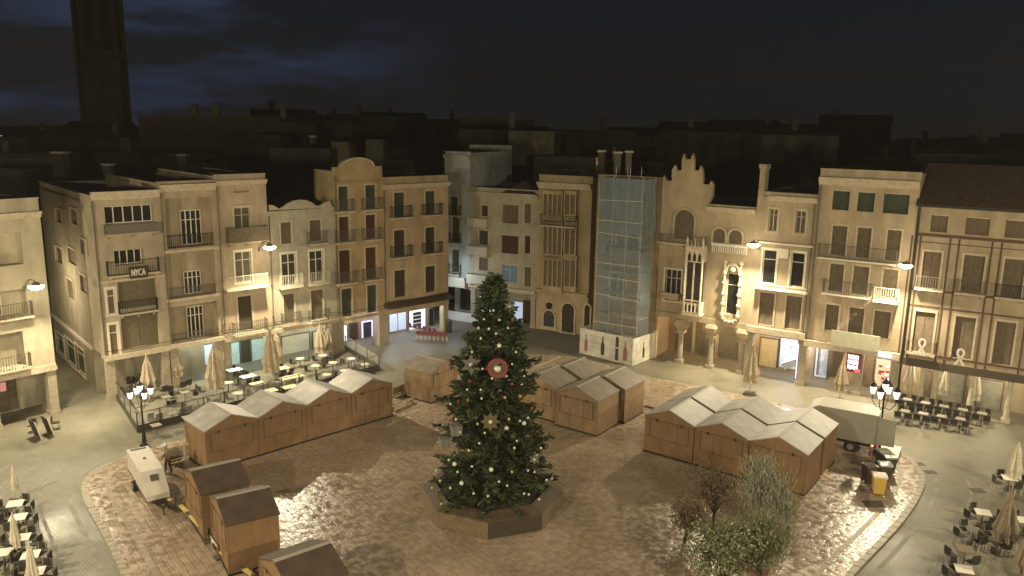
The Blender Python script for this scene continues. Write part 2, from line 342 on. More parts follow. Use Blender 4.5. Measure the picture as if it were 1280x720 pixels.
# kerb line of the right hand and left hand pavements, along the arcades
# ------------------------------------------------------------------ building kit
class Bld:
    """one building; local x runs left to right along the facade, y goes into the house, z is up"""
    def __init__(s, name, label, A, B, depth, cat='building', group=None):
        s.A = Vector((A[0], A[1], 0)); s.B = Vector((B[0], B[1], 0)); s.d = (s.B - s.A); s.w = s.d.length; s.d.normalize(); s.n = Vector((-s.d.y, s.d.x, 0)); s.depth = depth
        s.root = thing(name, label, cat, s.A, math.atan2(s.d.y, s.d.x), group)
        s.open = []; s.proud = []
    def uz(s, x, y, off=0.0):
        r = ray(x, y); A = s.A + s.n * off; t = s.n.dot(A) / s.n.dot(Vector((r.x, r.y, 0)))
        q = Vector((r.x * t, r.y * t, 0)); return s.d.dot(q - s.A), H + r.z * t
    def rect(s, x0, y0, x1, y1, off=0.0):
        xm, ym = (x0 + x1) / 2, (y0 + y1) / 2
        return s.uz(x0, ym, off)[0], s.uz(x1, ym, off)[0], s.uz(xm, y1, off)[1], s.uz(xm, y0, off)[1]
    def row(s, rects, off=0.0):
        """several picture rectangles of one storey; sill and head heights evened out"""
        R = [s.rect(*r, off) for r in rects]; z0 = sum(r[2] for r in R) / len(R); z1 = sum(r[3] for r in R) / len(R)
        return [(r[0], r[1], z0, z1) for r in R]
    def walls(s, m, ztop, zarc, recess=2.9, parapet=.5, m_side=None):
        """walls with real openings; open = (u0,u1,z0,z1,reveal depth,has back)"""
        s.ztop = ztop; s.zarc = zarc; s.recess = recess
        b = MB(); w = s.w; D = s.depth
        xs = sorted({0, w, *[max(0, min(w, v)) for o in s.open for v in o[:2]]}); zs = sorted({zarc, ztop, *[max(zarc, min(ztop, v)) for o in s.open for v in o[2:4]]})
        for i in range(len(xs) - 1):
            for j in range(len(zs) - 1):
                xm, zm = (xs[i] + xs[i + 1]) / 2, (zs[j] + zs[j + 1]) / 2
                if any(o[0] < xm < o[1] and o[2] < zm < o[3] for o in s.open): continue
                b.add([(xs[i], 0, zs[j]), (xs[i + 1], 0, zs[j]), (xs[i + 1], 0, zs[j + 1]), (xs[i], 0, zs[j + 1])], [(0, 1, 2, 3)])
        for (u0, u1, z0, z1, dd, back) in s.open:
            u0 = max(0, u0); u1 = min(w, u1)
            b.add([(u0, 0, z0), (u0, dd, z0), (u0, dd, z1), (u0, 0, z1)], [(0, 1, 2, 3)]); b.add([(u1, 0, z0), (u1, dd, z0), (u1, dd, z1), (u1, 0, z1)], [(3, 2, 1, 0)])
            b.add([(u0, 0, z0), (u1, 0, z0), (u1, dd, z0), (u0, dd, z0)], [(0, 1, 2, 3)]); b.add([(u0, 0, z1), (u1, 0, z1), (u1, dd, z1), (u0, dd, z1)], [(3, 2, 1, 0)])
            b.add([(u0, dd, z0), (u1, dd, z0), (u1, dd, z1), (u0, dd, z1)], [(0, 1, 2, 3)])
        # sides, back, underside of the overhanging storeys, ground storey
        b.add([(0, 0, zarc), (0, D, zarc), (0, D, ztop), (0, 0, ztop)], [(0, 3, 2, 1)]); b.add([(w, 0, zarc), (w, D, zarc), (w, D, ztop), (w, 0, ztop)], [(0, 1, 2, 3)])
        b.add([(0, D, 0), (w, D, 0), (w, D, ztop), (0, D, ztop)], [(3, 2, 1, 0)])
        if recess > 0 and zarc > 0:
            b.add([(0, 0, zarc), (w, 0, zarc), (w, recess, zarc), (0, recess, zarc)], [(3, 2, 1, 0)])
            b.add([(0, recess, 0), (w, recess, 0), (w, recess, zarc), (0, recess, zarc)], [(0, 1, 2, 3)])
            b.add([(0, recess, 0), (0, D, 0), (0, D, zarc), (0, recess, zarc)], [(0, 3, 2, 1)]); b.add([(w, recess, 0), (w, D, 0), (w, D, zarc), (w, recess, zarc)], [(0, 1, 2, 3)])
        o = b.build('wall', m, s.root)
        r = MB(); r.box(.002, w - .002, .25, D - .02, ztop - .15, ztop + .02); r.build('roof', ROOF_F, s.root)
        if parapet > 0:
            p = MB(); p.box(0.003, w - .003, .06, .26, ztop + .0, ztop + parapet); p.box(.003, .2, .262, D - .3, ztop, ztop + parapet * .9); p.box(w - .2, w - .003, .262, D - .3, ztop, ztop + parapet * .9)
            p.box(-.02, w + .02, -.02, .33, ztop + parapet, ztop + parapet + .08); p.build('parapet', m, s.root)
        return s
    def cornice(s, z, h=.35, out=.38, m=None, x0=None, x1=None, name='cornice'):
        x0 = 0 if x0 is None else x0; x1 = s.w if x1 is None else x1
        b = MB(); b.box(x0 + .004, x1 - .004, -out, -.003, z, z + h * .45); b.box(x0 + .004, x1 - .004, -out * .6, -.003, z - h * .55, z - .003); b.box(x0 + .004, x1 - .004, -out - .06, -.003, z + h * .45 + .003, z + h * .6)
        return b.build(name, m or TRIM, s.root)
    def window(s, r, kind='shut', m=None, reveal=.18, surround=True, frame=None, leaves=2, base=0.0, opening=True):
        u0, u1, z0, z1 = r; m = m or SHUT_BR; frame = frame or TRIM
        if opening: s.open.append((u0, u1, z0, z1, reveal, True)); y = reveal
        else: y = base
        b = MB(); t = .07
        if kind == 'shut':
            if surround:
                for q in ((u0 - .14, u0 - .004, z0, z1), (u1 + .004, u1 + .14, z0, z1), (u0 - .14, u1 + .14, z1 + .004, z1 + .16)): b.box(q[0], q[1], base - .05 if not opening else -.05, base - .002 if not opening else -.002, q[2], q[3])
            else: b.box(u0 + .01, u1 - .01, y - .08, y - .05, z1 - .06, z1 - .01)
            w = b.build('window', frame, s.root)
            c = MB(); um = (u0 + u1) / 2
            c.box(u0 + .01, um - .015, y - .05, y - .004, z0 + .01, z1 - .01); c.box(um + .015, u1 - .01, y - .05, y - .004, z0 + .01, z1 - .01)
            c.build('shutter', m, w)
        else:
            b.box(u0 + .004, u0 + t, y - .09, y - .02, z0 + .004, z1 - .004); b.box(u1 - t, u1 - .004, y - .09, y - .02, z0 + .004, z1 - .004); b.box(u0 + t, u1 - t, y - .09, y - .02, z1 - t, z1 - .004); b.box(u0 + t, u1 - t, y - .09, y - .02, z0 + .004, z0 + t)
            for k in range(1, leaves):
                uc = u0 + (u1 - u0) * k / leaves; b.box(uc - .035, uc + .035, y - .088, y - .022, z0 + t, z1 - t)
            if z1 - z0 > 1.7: b.box(u0 + t, u1 - t, y - .086, y - .024, z0 + (z1 - z0) * .72 - .025, z0 + (z1 - z0) * .72 + .025)
            if surround and opening:
                for q in ((u0 - .14, u0 - .004, z0, z1), (u1 + .004, u1 + .14, z0, z1), (u0 - .14, u1 + .14, z1 + .004, z1 + .16), (u0 - .2, u1 + .2, z0 - .12, z0 - .004)): b.box(q[0], q[1], -.05, -.002, q[2], q[3])
            w = b.build('window', frame, s.root)
            c = MB(); c.box(u0 + .01, u1 - .01, y - .05, y - .03, z0 + .01, z1 - .01); c.build('pane', m if m is not SHUT_BR else GLASS, w)
        return w
    def arch_window(s, r, m=None, trim=None, name='arched_window', lattice=0):
        u0, u1, z0, z1 = r; um = (u0 + u1) / 2; R = (u1 - u0) / 2
        pts = [(u0, z0), (u1, z0)] + [(um + R * math.cos(t), z1 - R + R * math.sin(t)) for t in [math.pi * k / 12 for k in range(13)]]
        f = MB(); Ro = R + .16
        outer = [(u0 - .16, z0), ] + [(um + Ro * math.cos(t), z1 - R + Ro * math.sin(t)) for t in [math.pi - math.pi * k / 12 for k in range(13)]] + [(u1 + .16, z0)]
        inn = [(u0, z0)] + [(um + R * math.cos(t), z1 - R + R * math.sin(t)) for t in [math.pi - math.pi * k / 12 for k in range(13)]] + [(u1, z0)]
        for k in range(len(outer) - 1): f.poly([outer[k], outer[k + 1], inn[k + 1], inn[k]], -.14, -.003)
        f.box(u0 - .25, u1 + .25, -.2, -.004, z0 - .14, z0 - .005)
        w = f.build(name, trim or TRIM, s.root)
        c = MB(); c.poly(pts, -.03, -.004); c.build('pane', m or GLASS, w)
        return w
    def balcony(s, u0, u1, z, out=.75, rail=1.0, m=None, rm=None, solid=False, name='balcony', bars=True):
        b = MB(); b.box(u0, u1, -out, -.004, z - .13, z)
        for u in ((u0 + .25, u1 - .25) if u1 - u0 < 2.2 else (u0 + .25, (u0 + u1) / 2, u1 - .25)): b.poly([(-.004, z - .14), (-out * .8, z - .14), (-.004, z - .42)], u - .06, u + .06, axis='x')
        o = b.build(name, m or TRIM, s.root); rl = MB(); h = rail; f = -out + .05
        if solid:
            rl.box(u0 + .03, u1 - .03, f, f + .08, z + .002, z + h); rl.box(u0 + .03, u0 + .1, f + .083, -.005, z + .002, z + h); rl.box(u1 - .1, u1 - .03, f + .083, -.005, z + .002, z + h)
        else:
            rl.box(u0 + .03, u1 - .03, f - .02, f + .02, z + h - .04, z + h); rl.box(u0 + .03, u1 - .03, f - .015, f + .015, z + .06, z + .1)
            rl.box(u0 + .02, u0 + .05, f + .022, -.005, z + h - .04, z + h); rl.box(u1 - .05, u1 - .02, f + .022, -.005, z + h - .04, z + h)
            if bars:
                n = max(4, int((u1 - u0) / .16))
                for k in range(n + 1): u = u0 + .04 + (u1 - u0 - .08) * k / n; rl.box(u - .012, u + .012, f - .012, f + .012, z + .001, z + h - .04)
                for u in (u0 + .035, u1 - .035):
                    for k in range(1, 5): rl.box(u - .012, u + .012, f + out * k / 5 - .012, f + out * k / 5 + .012, z + .001, z + h - .04)
        rl.build('railing', rm or IRON_G, o)
        return o
    def column(s, u, half=.28, m=None, y=0.0, h=None, cap=True, square=True):
        h = (h or s.zarc) ; b = MB()
        if square: b.box(u - half, u + half, y, y + 2 * half, 0, h - .26)
        else: b.cyl((u, y + half, .25), (u, y + half, h - .26), half * .92, half * .8, 14)
        b.box(u - half - .06, u + half + .06, y - .05, y + 2 * half + .05, 0, .28)
        if cap: b.box(u - half - .1, u + half + .1, y - .08, y + 2 * half + .08, h - .26, h - .006)
        return b.build('column', m or STONE_P, s.root)
    def panel(s, r, m, name='shop_window', y=None, frame=None, th=.06, nx=1):
        u0, u1, z0, z1 = r; y = s.recess if y is None else y; f = MB(); t = .07
        for q in ((u0 - t, u0, z0, z1), (u1, u1 + t, z0, z1), (u0 - t, u1 + t, z1, z1 + t)): f.box(q[0], q[1], y - .12, y - .004, q[2], q[3])
        for k in range(1, nx): uc = u0 + (u1 - u0) * k / nx; f.box(uc - .03, uc + .03, y - .11, y - .005, z0, z1)
        w = f.build(name, frame or IRON_G, s.root); c = MB(); c.box(u0 + .002, u1 - .002, y - .08, y - .01, z0 + .01, z1 - .002); c.build('pane', m, w); return w
    def slab(s, z, h=.3, out=.15, m=None, name='string_course', x0=None, x1=None):
        b = MB(); b.box(.004 if x0 is None else x0, (s.w - .004) if x1 is None else x1, -out, -.003, z - h / 2, z + h / 2); return b.build(name, m or TRIM, s.root)
    def awning(s, z, out=.9):
        b = MB(); b.poly([(-.003, z + .35), (-out, z), (-out, z - .1), (-.003, z - .1)], .01, s.w - .01, axis='x'); return b.build('tiled_canopy', ROOF_D, s.root)
def lineP(P, Q, x, y):
    """ground point where the sight line through (x,y) meets the upright plane over P-Q"""
    P = Vector((P[0], P[1], 0)); Q = Vector((Q[0], Q[1], 0)); d = (Q - P).normalized(); n = Vector((-d.y, d.x, 0)); r = ray(x, y); t = n.dot(P) / n.dot(Vector((r.x, r.y, 0))); return Vector((r.x * t, r.y * t, 0))
def planeZ(P, Q, x, y):
    P = Vector((P[0], P[1], 0)); Q = Vector((Q[0], Q[1], 0)); d = (Q - P).normalized(); n = Vector((-d.y, d.x, 0)); r = ray(x, y); t = n.dot(P) / n.dot(Vector((r.x, r.y, 0))); return H + r.z * t

exec_parts = []
L0, L1 = G(217, 485), G(552, 416); R0, R1 = G(850, 454), G(1262, 530)
LP = lambda x, y: lineP(L0, L1, x, y); RP = lambda x, y: lineP(R0, R1, x, y); LZ = lambda x, y: planeZ(L0, L1, x, y); RZ = lambda x, y: planeZ(R0, R1, x, y)

# shop light materials (lit interiors; shutters glow to stand for light on them)
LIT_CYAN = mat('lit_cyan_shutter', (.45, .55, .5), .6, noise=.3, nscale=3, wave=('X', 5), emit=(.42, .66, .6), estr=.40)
LIT_BLUE = mat('lit_blue_window', (.5, .55, .65), .4, noise=.3, nscale=2, emit=(.50, .62, .85), estr=.6)
LIT_WHITE = mat('lit_white_panel', (.8, .8, .8), .5, emit=(.80, .84, .95), estr=1.1)
LIT_VIOLET = mat('lit_violet_strip', (.6, .5, .8), .4, emit=(.55, .45, 1.0), estr=2.2)
LIT_WARM = mat('lit_warm_room', (.6, .5, .35), .7, noise=.3, nscale=2, emit=(.85, .65, .5), estr=.32)
LIT_CREAM = mat('lit_cream_roller', (.6, .58, .42), .7, noise=.15, nscale=3, wave=('Z', 6), emit=(.6, .6, .42), estr=.25)
POSTER_DK = mat('poster_dark', (.04, .04, .045), .5, noise=.6, nscale=5)

# =================================================================== LEFT ROW
Z_ROW = LZ(300, 418)
bA = Bld('apartment_house', 'pale corner house with glazed gallery and dark banner on its balcony', LP(121.5, 345), LP(205, 335), 2.6)
b = bA; ZT = LZ(165, 242)
za = 3.35
g1 = b.rect(131, 257, 192, 279); g2 = b.rect(143, 312.5, 180, 331)
b.window(g1, 'glass', surround=False, frame=WHITE, leaves=5, reveal=.5); b.window(g2, 'glass', surround=False, frame=WHITE, leaves=4, reveal=.6)
r3 = b.rect(148, 350, 196, 384); r4 = b.rect(152, 391, 199, 434)
b.window((r3[0], r3[1], r3[2], r3[3]), 'shut', SHUT_OC, reveal=.35, surround=False); b.window((r4[0], r4[1], r4[2], r4[3]), 'shut', SHUT_OC, reveal=.35, surround=False)
for q in (b.rect(134, 361, 144, 393), b.rect(137, 405, 148, 444)): b.window(q, 'glass', SHUT_TN, frame=WHITE, leaves=1, reveal=.12)
b.walls(P_A, ZT, za, parapet=.0)
b.cornice(ZT - .05, .5, .45)
q = b.rect(129, 279, 195, 290); b.balcony(q[0], q[1], q[2], .6, q[3] - q[2], solid=True, m=P_A, rm=IRON_G)
q = b.rect(132, 329, 197, 341); b.balcony(q[0], q[1], q[2], .6, 1.0, rm=IRON)
q = b.rect(147, 378, 196, 389); b.balcony(q[0], q[1], q[2], .45, .9, rm=IRON)
b.slab(LZ(170, 442), .35, .2); b.slab(LZ(170, 348), .14, .1)
for u in (.35, b.w - .35): b.column(u)
b.panel((.9, 2.2, .1, 2.4), SHUT_GR, 'shop_shutter'); b.panel((2.6, 4.2, .1, 2.4), GLASS, nx=2)
# banner on the second gallery, with its white scrawl
bn = MB(); q = b.rect(158, 331, 181, 346); bn.box(q[0], q[1], -.66, -.62, q[2], q[3]); bo = bn.build('banner', mat('banner_cloth', (.05, .035, .025), .9), b.root)
wr = MB(); x0 = q[0] + .15; w_ = (q[1] - q[0] - .3) / 4; zc = (q[2] + q[3]) / 2
def stroke(mb, pts, y, t=.035):
    for (a, c) in zip(pts[:-1], pts[1:]):
        d = Vector((c[0] - a[0], 0, c[1] - a[1])); n = Vector((-d.z, 0, d.x)).normalized() * t; A = Vector((a[0], y, a[1])); C = Vector((c[0], y, c[1]))
        mb.add([A - n, C - n, C + n, A + n], [(0, 1, 2, 3)])
GLY = {'N': [[(0, 0), (0, 1), (.8, 0), (.8, 1)]], 'Y': [[(0, 1), (.4, .5), (.8, 1)], [(.4, .5), (.4, 0)]], 'C': [[(.8, 1), (0, .8), (0, .2), (.8, 0)]], 'A': [[(0, 0), (.4, 1), (.8, 0)], [(.2, .4), (.6, .4)]]}
for k, ch in enumerate('NYCA'):
    for st in GLY[ch]: stroke(wr, [(x0 + (k + px_) * w_, zc - .22 + pz_ * .44) for px_, pz_ in st], -.668)
wr.build('lettering', WHITE, bo)
# street side of the corner house: dark upper wall, row of garage-like windows lower down
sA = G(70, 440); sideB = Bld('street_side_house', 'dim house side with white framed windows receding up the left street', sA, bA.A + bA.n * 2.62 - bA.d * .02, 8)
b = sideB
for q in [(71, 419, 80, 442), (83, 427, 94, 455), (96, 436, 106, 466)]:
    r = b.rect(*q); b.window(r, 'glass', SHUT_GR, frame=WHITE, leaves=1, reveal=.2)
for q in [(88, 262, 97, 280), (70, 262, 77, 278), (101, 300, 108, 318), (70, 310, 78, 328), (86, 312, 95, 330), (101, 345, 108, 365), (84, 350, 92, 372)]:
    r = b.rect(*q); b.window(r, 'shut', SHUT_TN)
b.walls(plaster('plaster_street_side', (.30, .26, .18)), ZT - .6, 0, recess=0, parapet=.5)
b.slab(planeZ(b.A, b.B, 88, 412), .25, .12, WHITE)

bB = Bld('apartment_house', 'sand coloured house with three deep dark loggias stacked over the arcade', LP(205, 335), LP(274, 330), 12)
b = bB; ZT = LZ(240, 232)
for (rc, wn) in (((207, 247, 266, 309), (225, 262, 251, 300)), ((210, 314, 269, 371), (229, 338, 251, 366)), ((212.6, 380, 273, 427), (233, 382, 254, 421))):
    r = b.rect(*rc); b.open.append((r[0], r[1], r[2], r[3], 1.0, True)); wr_ = b.rect(*wn, off=1.0)
    b.window((wr_[0], wr_[1], r[2] + .05, wr_[3]), 'glass', surround=False, frame=WHITE, leaves=4, opening=False, base=.998)
    rl = MB(); h = .95 if rc[1] == 247 else .8; n = int((r[1] - r[0]) / .14)
    rl.box(r[0] + .02, r[1] - .02, .05, .09, r[2] + h - .05, r[2] + h)
    for k in range(n): u = r[0] + .05 + (r[1] - r[0] - .1) * k / (n - 1); rl.box(u - .014, u + .014, .055, .085, r[2], r[2] + h - .05)
    rl.build('railing', IRON_G if rc[1] != 247 else IRON, b.root)
b.walls(P_B, ZT, za + .05, parapet=.3); b.cornice(ZT - .1, .45, .4); b.slab(LZ(240, 312), .2, .14); b.slab(LZ(242, 372), .2, .14); b.slab(LZ(245, 428), .3, .2)
for u in (.3, b.w - .3): b.column(u)
b.panel(b.rect(215, 436, 248, 464, off=2.9), GLASS, nx=3); b.panel(b.rect(255, 430, 268, 455, off=2.9), LIT_BLUE, 'lit_display')

bC = Bld('apartment_house', 'pinkish house with balconied single windows beside the lit wall lamp', LP(274, 330), LP(335.5, 300), 12)
b = bC; ZT = LZ(300, 226)
b.window(b.rect(293, 259, 313, 294), 'glass', SHUT_GY, leaves=2); b.window(b.rect(294, 314, 314, 353), 'glass', SHUT_GY, frame=WHITE, leaves=2); b.window(b.rect(298, 370, 315, 413), 'shut', SHUT_BR)
v = b.rect(293, 238, 311, 240.5); b.open.append((v[0], v[1], v[2], v[3], .3, True))
b.walls(P_C, ZT, za + .1, parapet=.45); b.cornice(ZT - .1, .3, .3)
q = b.rect(281, 281, 331, 301); b.balcony(q[0], q[1], q[2], .7, 1.15, solid=True, m=P_C, rm=SHUT_TN); q = b.rect(278, 338, 330, 358); b.balcony(q[0], q[1], q[2], .8, 1.0, rm=IRON_L); q = b.rect(289, 399, 331, 415); b.balcony(q[0], q[1], q[2], .7, 1.0, rm=IRON_G)
b.slab(LZ(300, 422), .3, .2)
for u in (.3, b.w - .3): b.column(u)
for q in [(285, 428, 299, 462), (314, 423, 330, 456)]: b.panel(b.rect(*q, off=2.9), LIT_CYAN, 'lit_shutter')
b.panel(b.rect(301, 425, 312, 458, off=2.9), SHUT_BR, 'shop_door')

bD = Bld('low_house', 'low grey house with wavy curved roofline behind the wall lamp', LP(335.5, 300), LP(419, 300), 12)
b = bD; ZT = LZ(375, 262)
rows = [[(351, 279, 364, 303), (387, 274, 401, 303)], [(352, 315, 370, 357), (387, 315, 404, 353)], [(355, 367, 368, 404), (389, 363, 404, 400)]]
for k, rw in enumerate(rows):
    for r in b.row(rw): b.window(r, 'shut' if k != 1 else 'glass', SHUT_TN if k != 1 else GLASS, frame=WHITE if k == 1 else TRIM)
b.walls(P_D, ZT, za + .1, parapet=0)
pts = [b.uz(x, y) for x, y in [(336.5, 263), (336.5, 256), (343, 257), (349, 261), (355, 258), (361, 253.5), (368, 250.5), (376.5, 249.5), (384, 250.5), (390, 253), (395, 257), (400, 257), (406, 253), (413, 251), (416, 262)]]
p = MB(); p.poly([(min(max(u, .01), b.w - .01), max(z, ZT + .004)) for u, z in pts], .0, .25); p.build('wavy_gable', P_D, b.root)
for rr, nm in ((rows[0][1], 0), (rows[1][0], 1), (rows[1][1], 1), (rows[2][0], 2), (rows[2][1], 2)):
    q = b.rect(*rr); b.balcony(q[0] - .35, q[1] + .35, q[2] - .02, .6, 1.0, rm=IRON_G if nm != 1 else IRON_L)
b.slab(LZ(375, 408), .3, .25)
for u in (.3, b.w - .3): b.column(u)
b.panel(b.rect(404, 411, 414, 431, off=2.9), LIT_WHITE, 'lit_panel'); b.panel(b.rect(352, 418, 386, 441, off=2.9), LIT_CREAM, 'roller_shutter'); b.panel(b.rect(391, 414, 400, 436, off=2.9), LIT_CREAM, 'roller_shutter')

bE = Bld('gabled_house', 'narrow ochre house with a round domed gable and green and red shutters', LP(419, 300), LP(479, 300), 3.2)
b = bE; ZT = LZ(447, 213)
cols = [[(423, 233, 435, 263), (456.7, 231.7, 469, 261)], [(423.7, 271.6, 436, 302), (457, 268, 469, 298)], [(424, 313, 437.6, 352), (457, 309, 470, 349)], [(427, 360, 439.7, 396), (459, 357, 470.5, 390)]]
allr = []
for k, rw in enumerate(cols):
    R_ = b.row(rw); allr.append(R_)
    for j, r in enumerate(R_): b.window(r, 'shut', [SHUT_GR, SHUT_RD, SHUT_RD, SHUT_GR][k])
b.walls(P_E, ZT, za, parapet=0); b.slab(LZ(447, 228), .15, .12, P_E)
cu, cz = b.uz(447, 216); R_ = b.uz(466, 216)[0] - cu
p = MB(); p.poly([(0.01, ZT + .003), (b.w - .01, ZT + .003), (b.w - .01, ZT + .32), (cu + R_, ZT + .32)] + [(cu + R_ * math.cos(t), ZT + .3 + (LZ(447, 199) - ZT - .3) * math.sin(t)) for t in [math.pi * k / 14 for k in range(1, 14)]] + [(cu - R_, ZT + .32), (.01, ZT + .32)], 0.0, .3)
p.build('round_gable', P_E, b.root)
tr = MB()
for k in range(14):
    t0, t1 = math.pi * k / 14, math.pi * (k + 1) / 14; hh = LZ(447, 199) - ZT - .3
    tr.poly([(cu + (R_ + o_) * math.cos(t), ZT + .3 + (hh + o_) * math.sin(t)) for t, o_ in ((t0, .02), (t1, .02), (t1, .16), (t0, .16))], -.12, .42)
tr.build('gable_moulding', TRIM, b.root)
for k in range(3):
    for j in range(2): r = allr[k][j]; b.balcony(r[0] - .45, r[1] + .4, r[2] - .02, .6, 1.0, rm=IRON_G)
b.slab(LZ(450, 396), .2, .15, P_E)
for u in (.32,): b.column(u, .3)
b.column(b.w - .05, .5)
b.panel(b.rect(421, 407, 433, 427, off=2.9), LIT_WHITE, 'lit_panel'); b.panel(b.rect(469, 399, 477, 419, off=2.9), LIT_BLUE, 'lit_panel'); b.panel(b.rect(437, 404, 446, 424, off=2.9), SHUT_RD, 'shop_door'); b.panel(b.rect(453, 402, 464, 421, off=2.9), POSTER_DK, 'poster_case', frame=LIT_VIOLET)

bE2 = Bld('apartment_house', 'tan four storey house with six shuttered balcony windows over the bright shop', LP(479, 300), LP(560.5, 300), 12)
b = bE2; ZT = LZ(518, 231)
cols = [[(492.4, 241, 505.6, 271), (531.7, 238.6, 543.5, 267)], [(492.4, 288, 506, 321), (531.7, 283.8, 543.5, 314)], [(493, 338.6, 506.7, 372), (531.7, 331.7, 543.8, 364)]]
allr = []
for k, rw in enumerate(cols):
    R_ = b.row(rw); allr.append(R_)
    for r in R_: b.window(r, 'shut', [SHUT_GR, SHUT_BR, SHUT_BR][k])
b.walls(P_E2, ZT, za + .25, parapet=.7); b.cornice(ZT - .05, .35, .45)
for k in range(2):
    for j in range(2): r = allr[k][j]; b.balcony(r[0] - .5, r[1] + .5, r[2] - .02, .7, 1.0, rm=IRON)
b.awning(LZ(520, 377)); b.slab(LZ(520, 384), .5, .1, P_E2)
b.column(b.w - .3, .3, m=mat('lit_pillar', (.45, .38, .22), .8, noise=.3))
b.panel(b.rect(486, 391, 507, 413, off=2.9), LIT_BLUE, nx=2); b.panel(b.rect(511, 387, 531, 411, off=2.9), LIT_WHITE, 'lit_poster_case'); b.panel(b.rect(536, 386, 541, 409, off=2.9), GLASS, 'shop_door')
q = b.rect(515, 389, 526, 408, off=2.9); p = MB(); 
for k in range(4):
    zc = q[3] - (k + .5) * (q[3] - q[2]) / 4; p.box(q[0] + .05, q[1] - .05, 2.76, 2.80, zc - .18, zc + .14)
p.build('poster', POSTER_DK, b.root)

# far left house
FA, FB = G(-40, 546.5), G(75, 517)
FB2 = lineP(FA, FB, 58.5, 350); bL = Bld('arcade_house', 'pale house at the left edge with arcade pillars and a lit wall lamp', FA, FB2, 14)
b = bL; ZT = planeZ(FA, FB, 40, 266)
for rc in [(-38, 293, 28, 334), (-36, 365, 34, 399), (-36, 419, 31, 464)]:
    r = b.rect(*rc); b.open.append((r[0], r[1], r[2], r[3], .9, True)); b.window((r[1] - 2.2, r[1] - 1.2, r[2] + .05, r[3] - .3), 'glass', frame=WHITE, leaves=2, opening=False, base=.898, surround=False)
b.walls(P_FL, ZT, 3.4, parapet=.9); b.cornice(ZT - .1, .35, .35); b.slab(planeZ(FA, FB, 40, 464), .45, .12)
for rc in [(-36, 399, 36, 402), (-36, 464, 34, 467)]:
    r = b.rect(*rc); b.balcony(max(r[0], .05), r[1] + .2, r[3], .5, .95, rm=IRON_G)
for u in (b.w - .3, b.w - 3.9, b.w - 7.2): b.column(u, .28)
b.panel((b.w - 3.0, b.w - 1.6, .1, 2.5), SHUT_TN, 'shop_door'); b.panel((b.w - 6.6, b.w - 4.3, .3, 2.5), GLASS, nx=2)
pk = MB(); pk.box(b.w - 2.55, b.w - 2.2, 2.7, 2.78, 1.6, 2.2); pk.build('lit_notice', mat('lit_pink', (.7, .3, .3), .6, emit=(.9, .35, .3), estr=.5), b.root)

# =================================================================== BACK ROW
F0a, F1a = G(560, 395), G(735, 420)
FP = lambda x, y: lineP(F0a, F1a, x, y); FZ = lambda x, y: planeZ(F0a, F1a, x, y)
b = Bld('narrow_house', 'narrow blue-lit house half hidden at the mouth of the back street', FP(556, 300), FP(587, 300), 8)
for q in [(563, 246, 572, 268), (565, 271, 574, 302), (565, 312, 574, 340)]: b.window(b.rect(*q), 'shut', SHUT_GR)
P_F0 = plaster('plaster_bluish', (.36, .38, .34)); b.walls(P_F0, FZ(570, 194), 3.2, parapet=.3, recess=2.0); b.cornice(FZ(570, 196), .35, .4, P_F0)
for y in (268, 302, 341): q = b.uz(562, y); q2 = b.uz(577, y); b.balcony(q[0], q2[0], q[1], .6, 1.0, rm=IRON)
b.balcony(.2, b.w - .1, 3.5, .8, .9, rm=IRON_L, solid=True, name='terrace'); b.panel((.8, b.w - .4, .4, 2.7), GLASS, y=2.0, nx=2)
bb = MB(); bb.box(.1, b.w + 4.0, -1.2, -1.0, 0, .9); bb.build('low_wall', mat('white_lit_wall', (.6, .62, .62), .6), b.root)
b = Bld('apartment_house', 'pale back house with white railings on the left and dark red shutters', FP(587, 300), FP(672, 300), 10)
for q in [(602, 257, 610, 270), (599, 288, 610, 306), (599, 322, 610, 338)]: b.window(b.rect(*q), 'shut', [SHUT_RD, SHUT_GR, SHUT_TN][(q[1] > 280) + (q[1] > 310)])
r = b.rect(628, 256, 648, 279); b.window(r, 'shut', SHUT_OC, reveal=.5, surround=False)
b.window(b.rect(627, 294, 648, 317), 'shut', SHUT_RD, surround=False); b.window(b.rect(627, 331, 647, 354), 'glass', GLASS_B, leaves=2)
for q, mm in (((656, 255, 664, 279), SHUT_OC), ((656, 295, 663, 317), SHUT_RD), ((656, 334, 664, 358), SHUT_OC)): b.window(b.rect(*q), 'shut', mm)
b.walls(P_F, FZ(630, 243), 3.3, parapet=.5, recess=2.0); b.cornice(FZ(630, 243), .3, .35, P_F)
for q in [(587, 272, 613, 282), (587, 307, 613, 318), (587, 342, 612, 352)]: r = b.rect(*q); b.balcony(max(r[0], .05), r[1], r[2], .8, r[3] - r[2], solid=True, rm=IRON_L)
rr = MB(); u0, z0 = b.uz(628, 236); u1 = b.uz(672, 240)[0]; zt = FZ(630, 243) + .15
rr.add([(u0, -.3, zt), (u1, -.3, zt), (u1 - .1, 4, zt + .1), ((u0 + u1) / 2, 1.2, zt + 1.3)], [(0, 1, 3), (1, 2, 3), (0, 3, 2)]); rr.build('tiled_roof', ROOF_D, b.root)
b.panel(b.rect(643, 377, 654, 405, off=2.0), LIT_BLUE, y=2.0); b.panel(b.rect(655, 376, 666, 407, off=2.0), SHUT_RD, 'red_curtain', y=2.0); b.panel(b.rect(600, 372, 630, 398, off=2.0), LIT_WHITE, y=2.0, nx=3)
for u in (.4, b.w * .52, b.w - .35): b.column(u, .25)
b.slab(FZ(640, 362), .35, .3)
b = Bld('bay_window_house', 'golden house with glazed bays and an arched ground floor doorway', FP(672, 300), FP(738, 300), 10)
ZT = FZ(705, 231)
b.walls(P_F2, ZT, .01, parapet=.8, recess=0); b.cornice(ZT - .1, .5, .5)
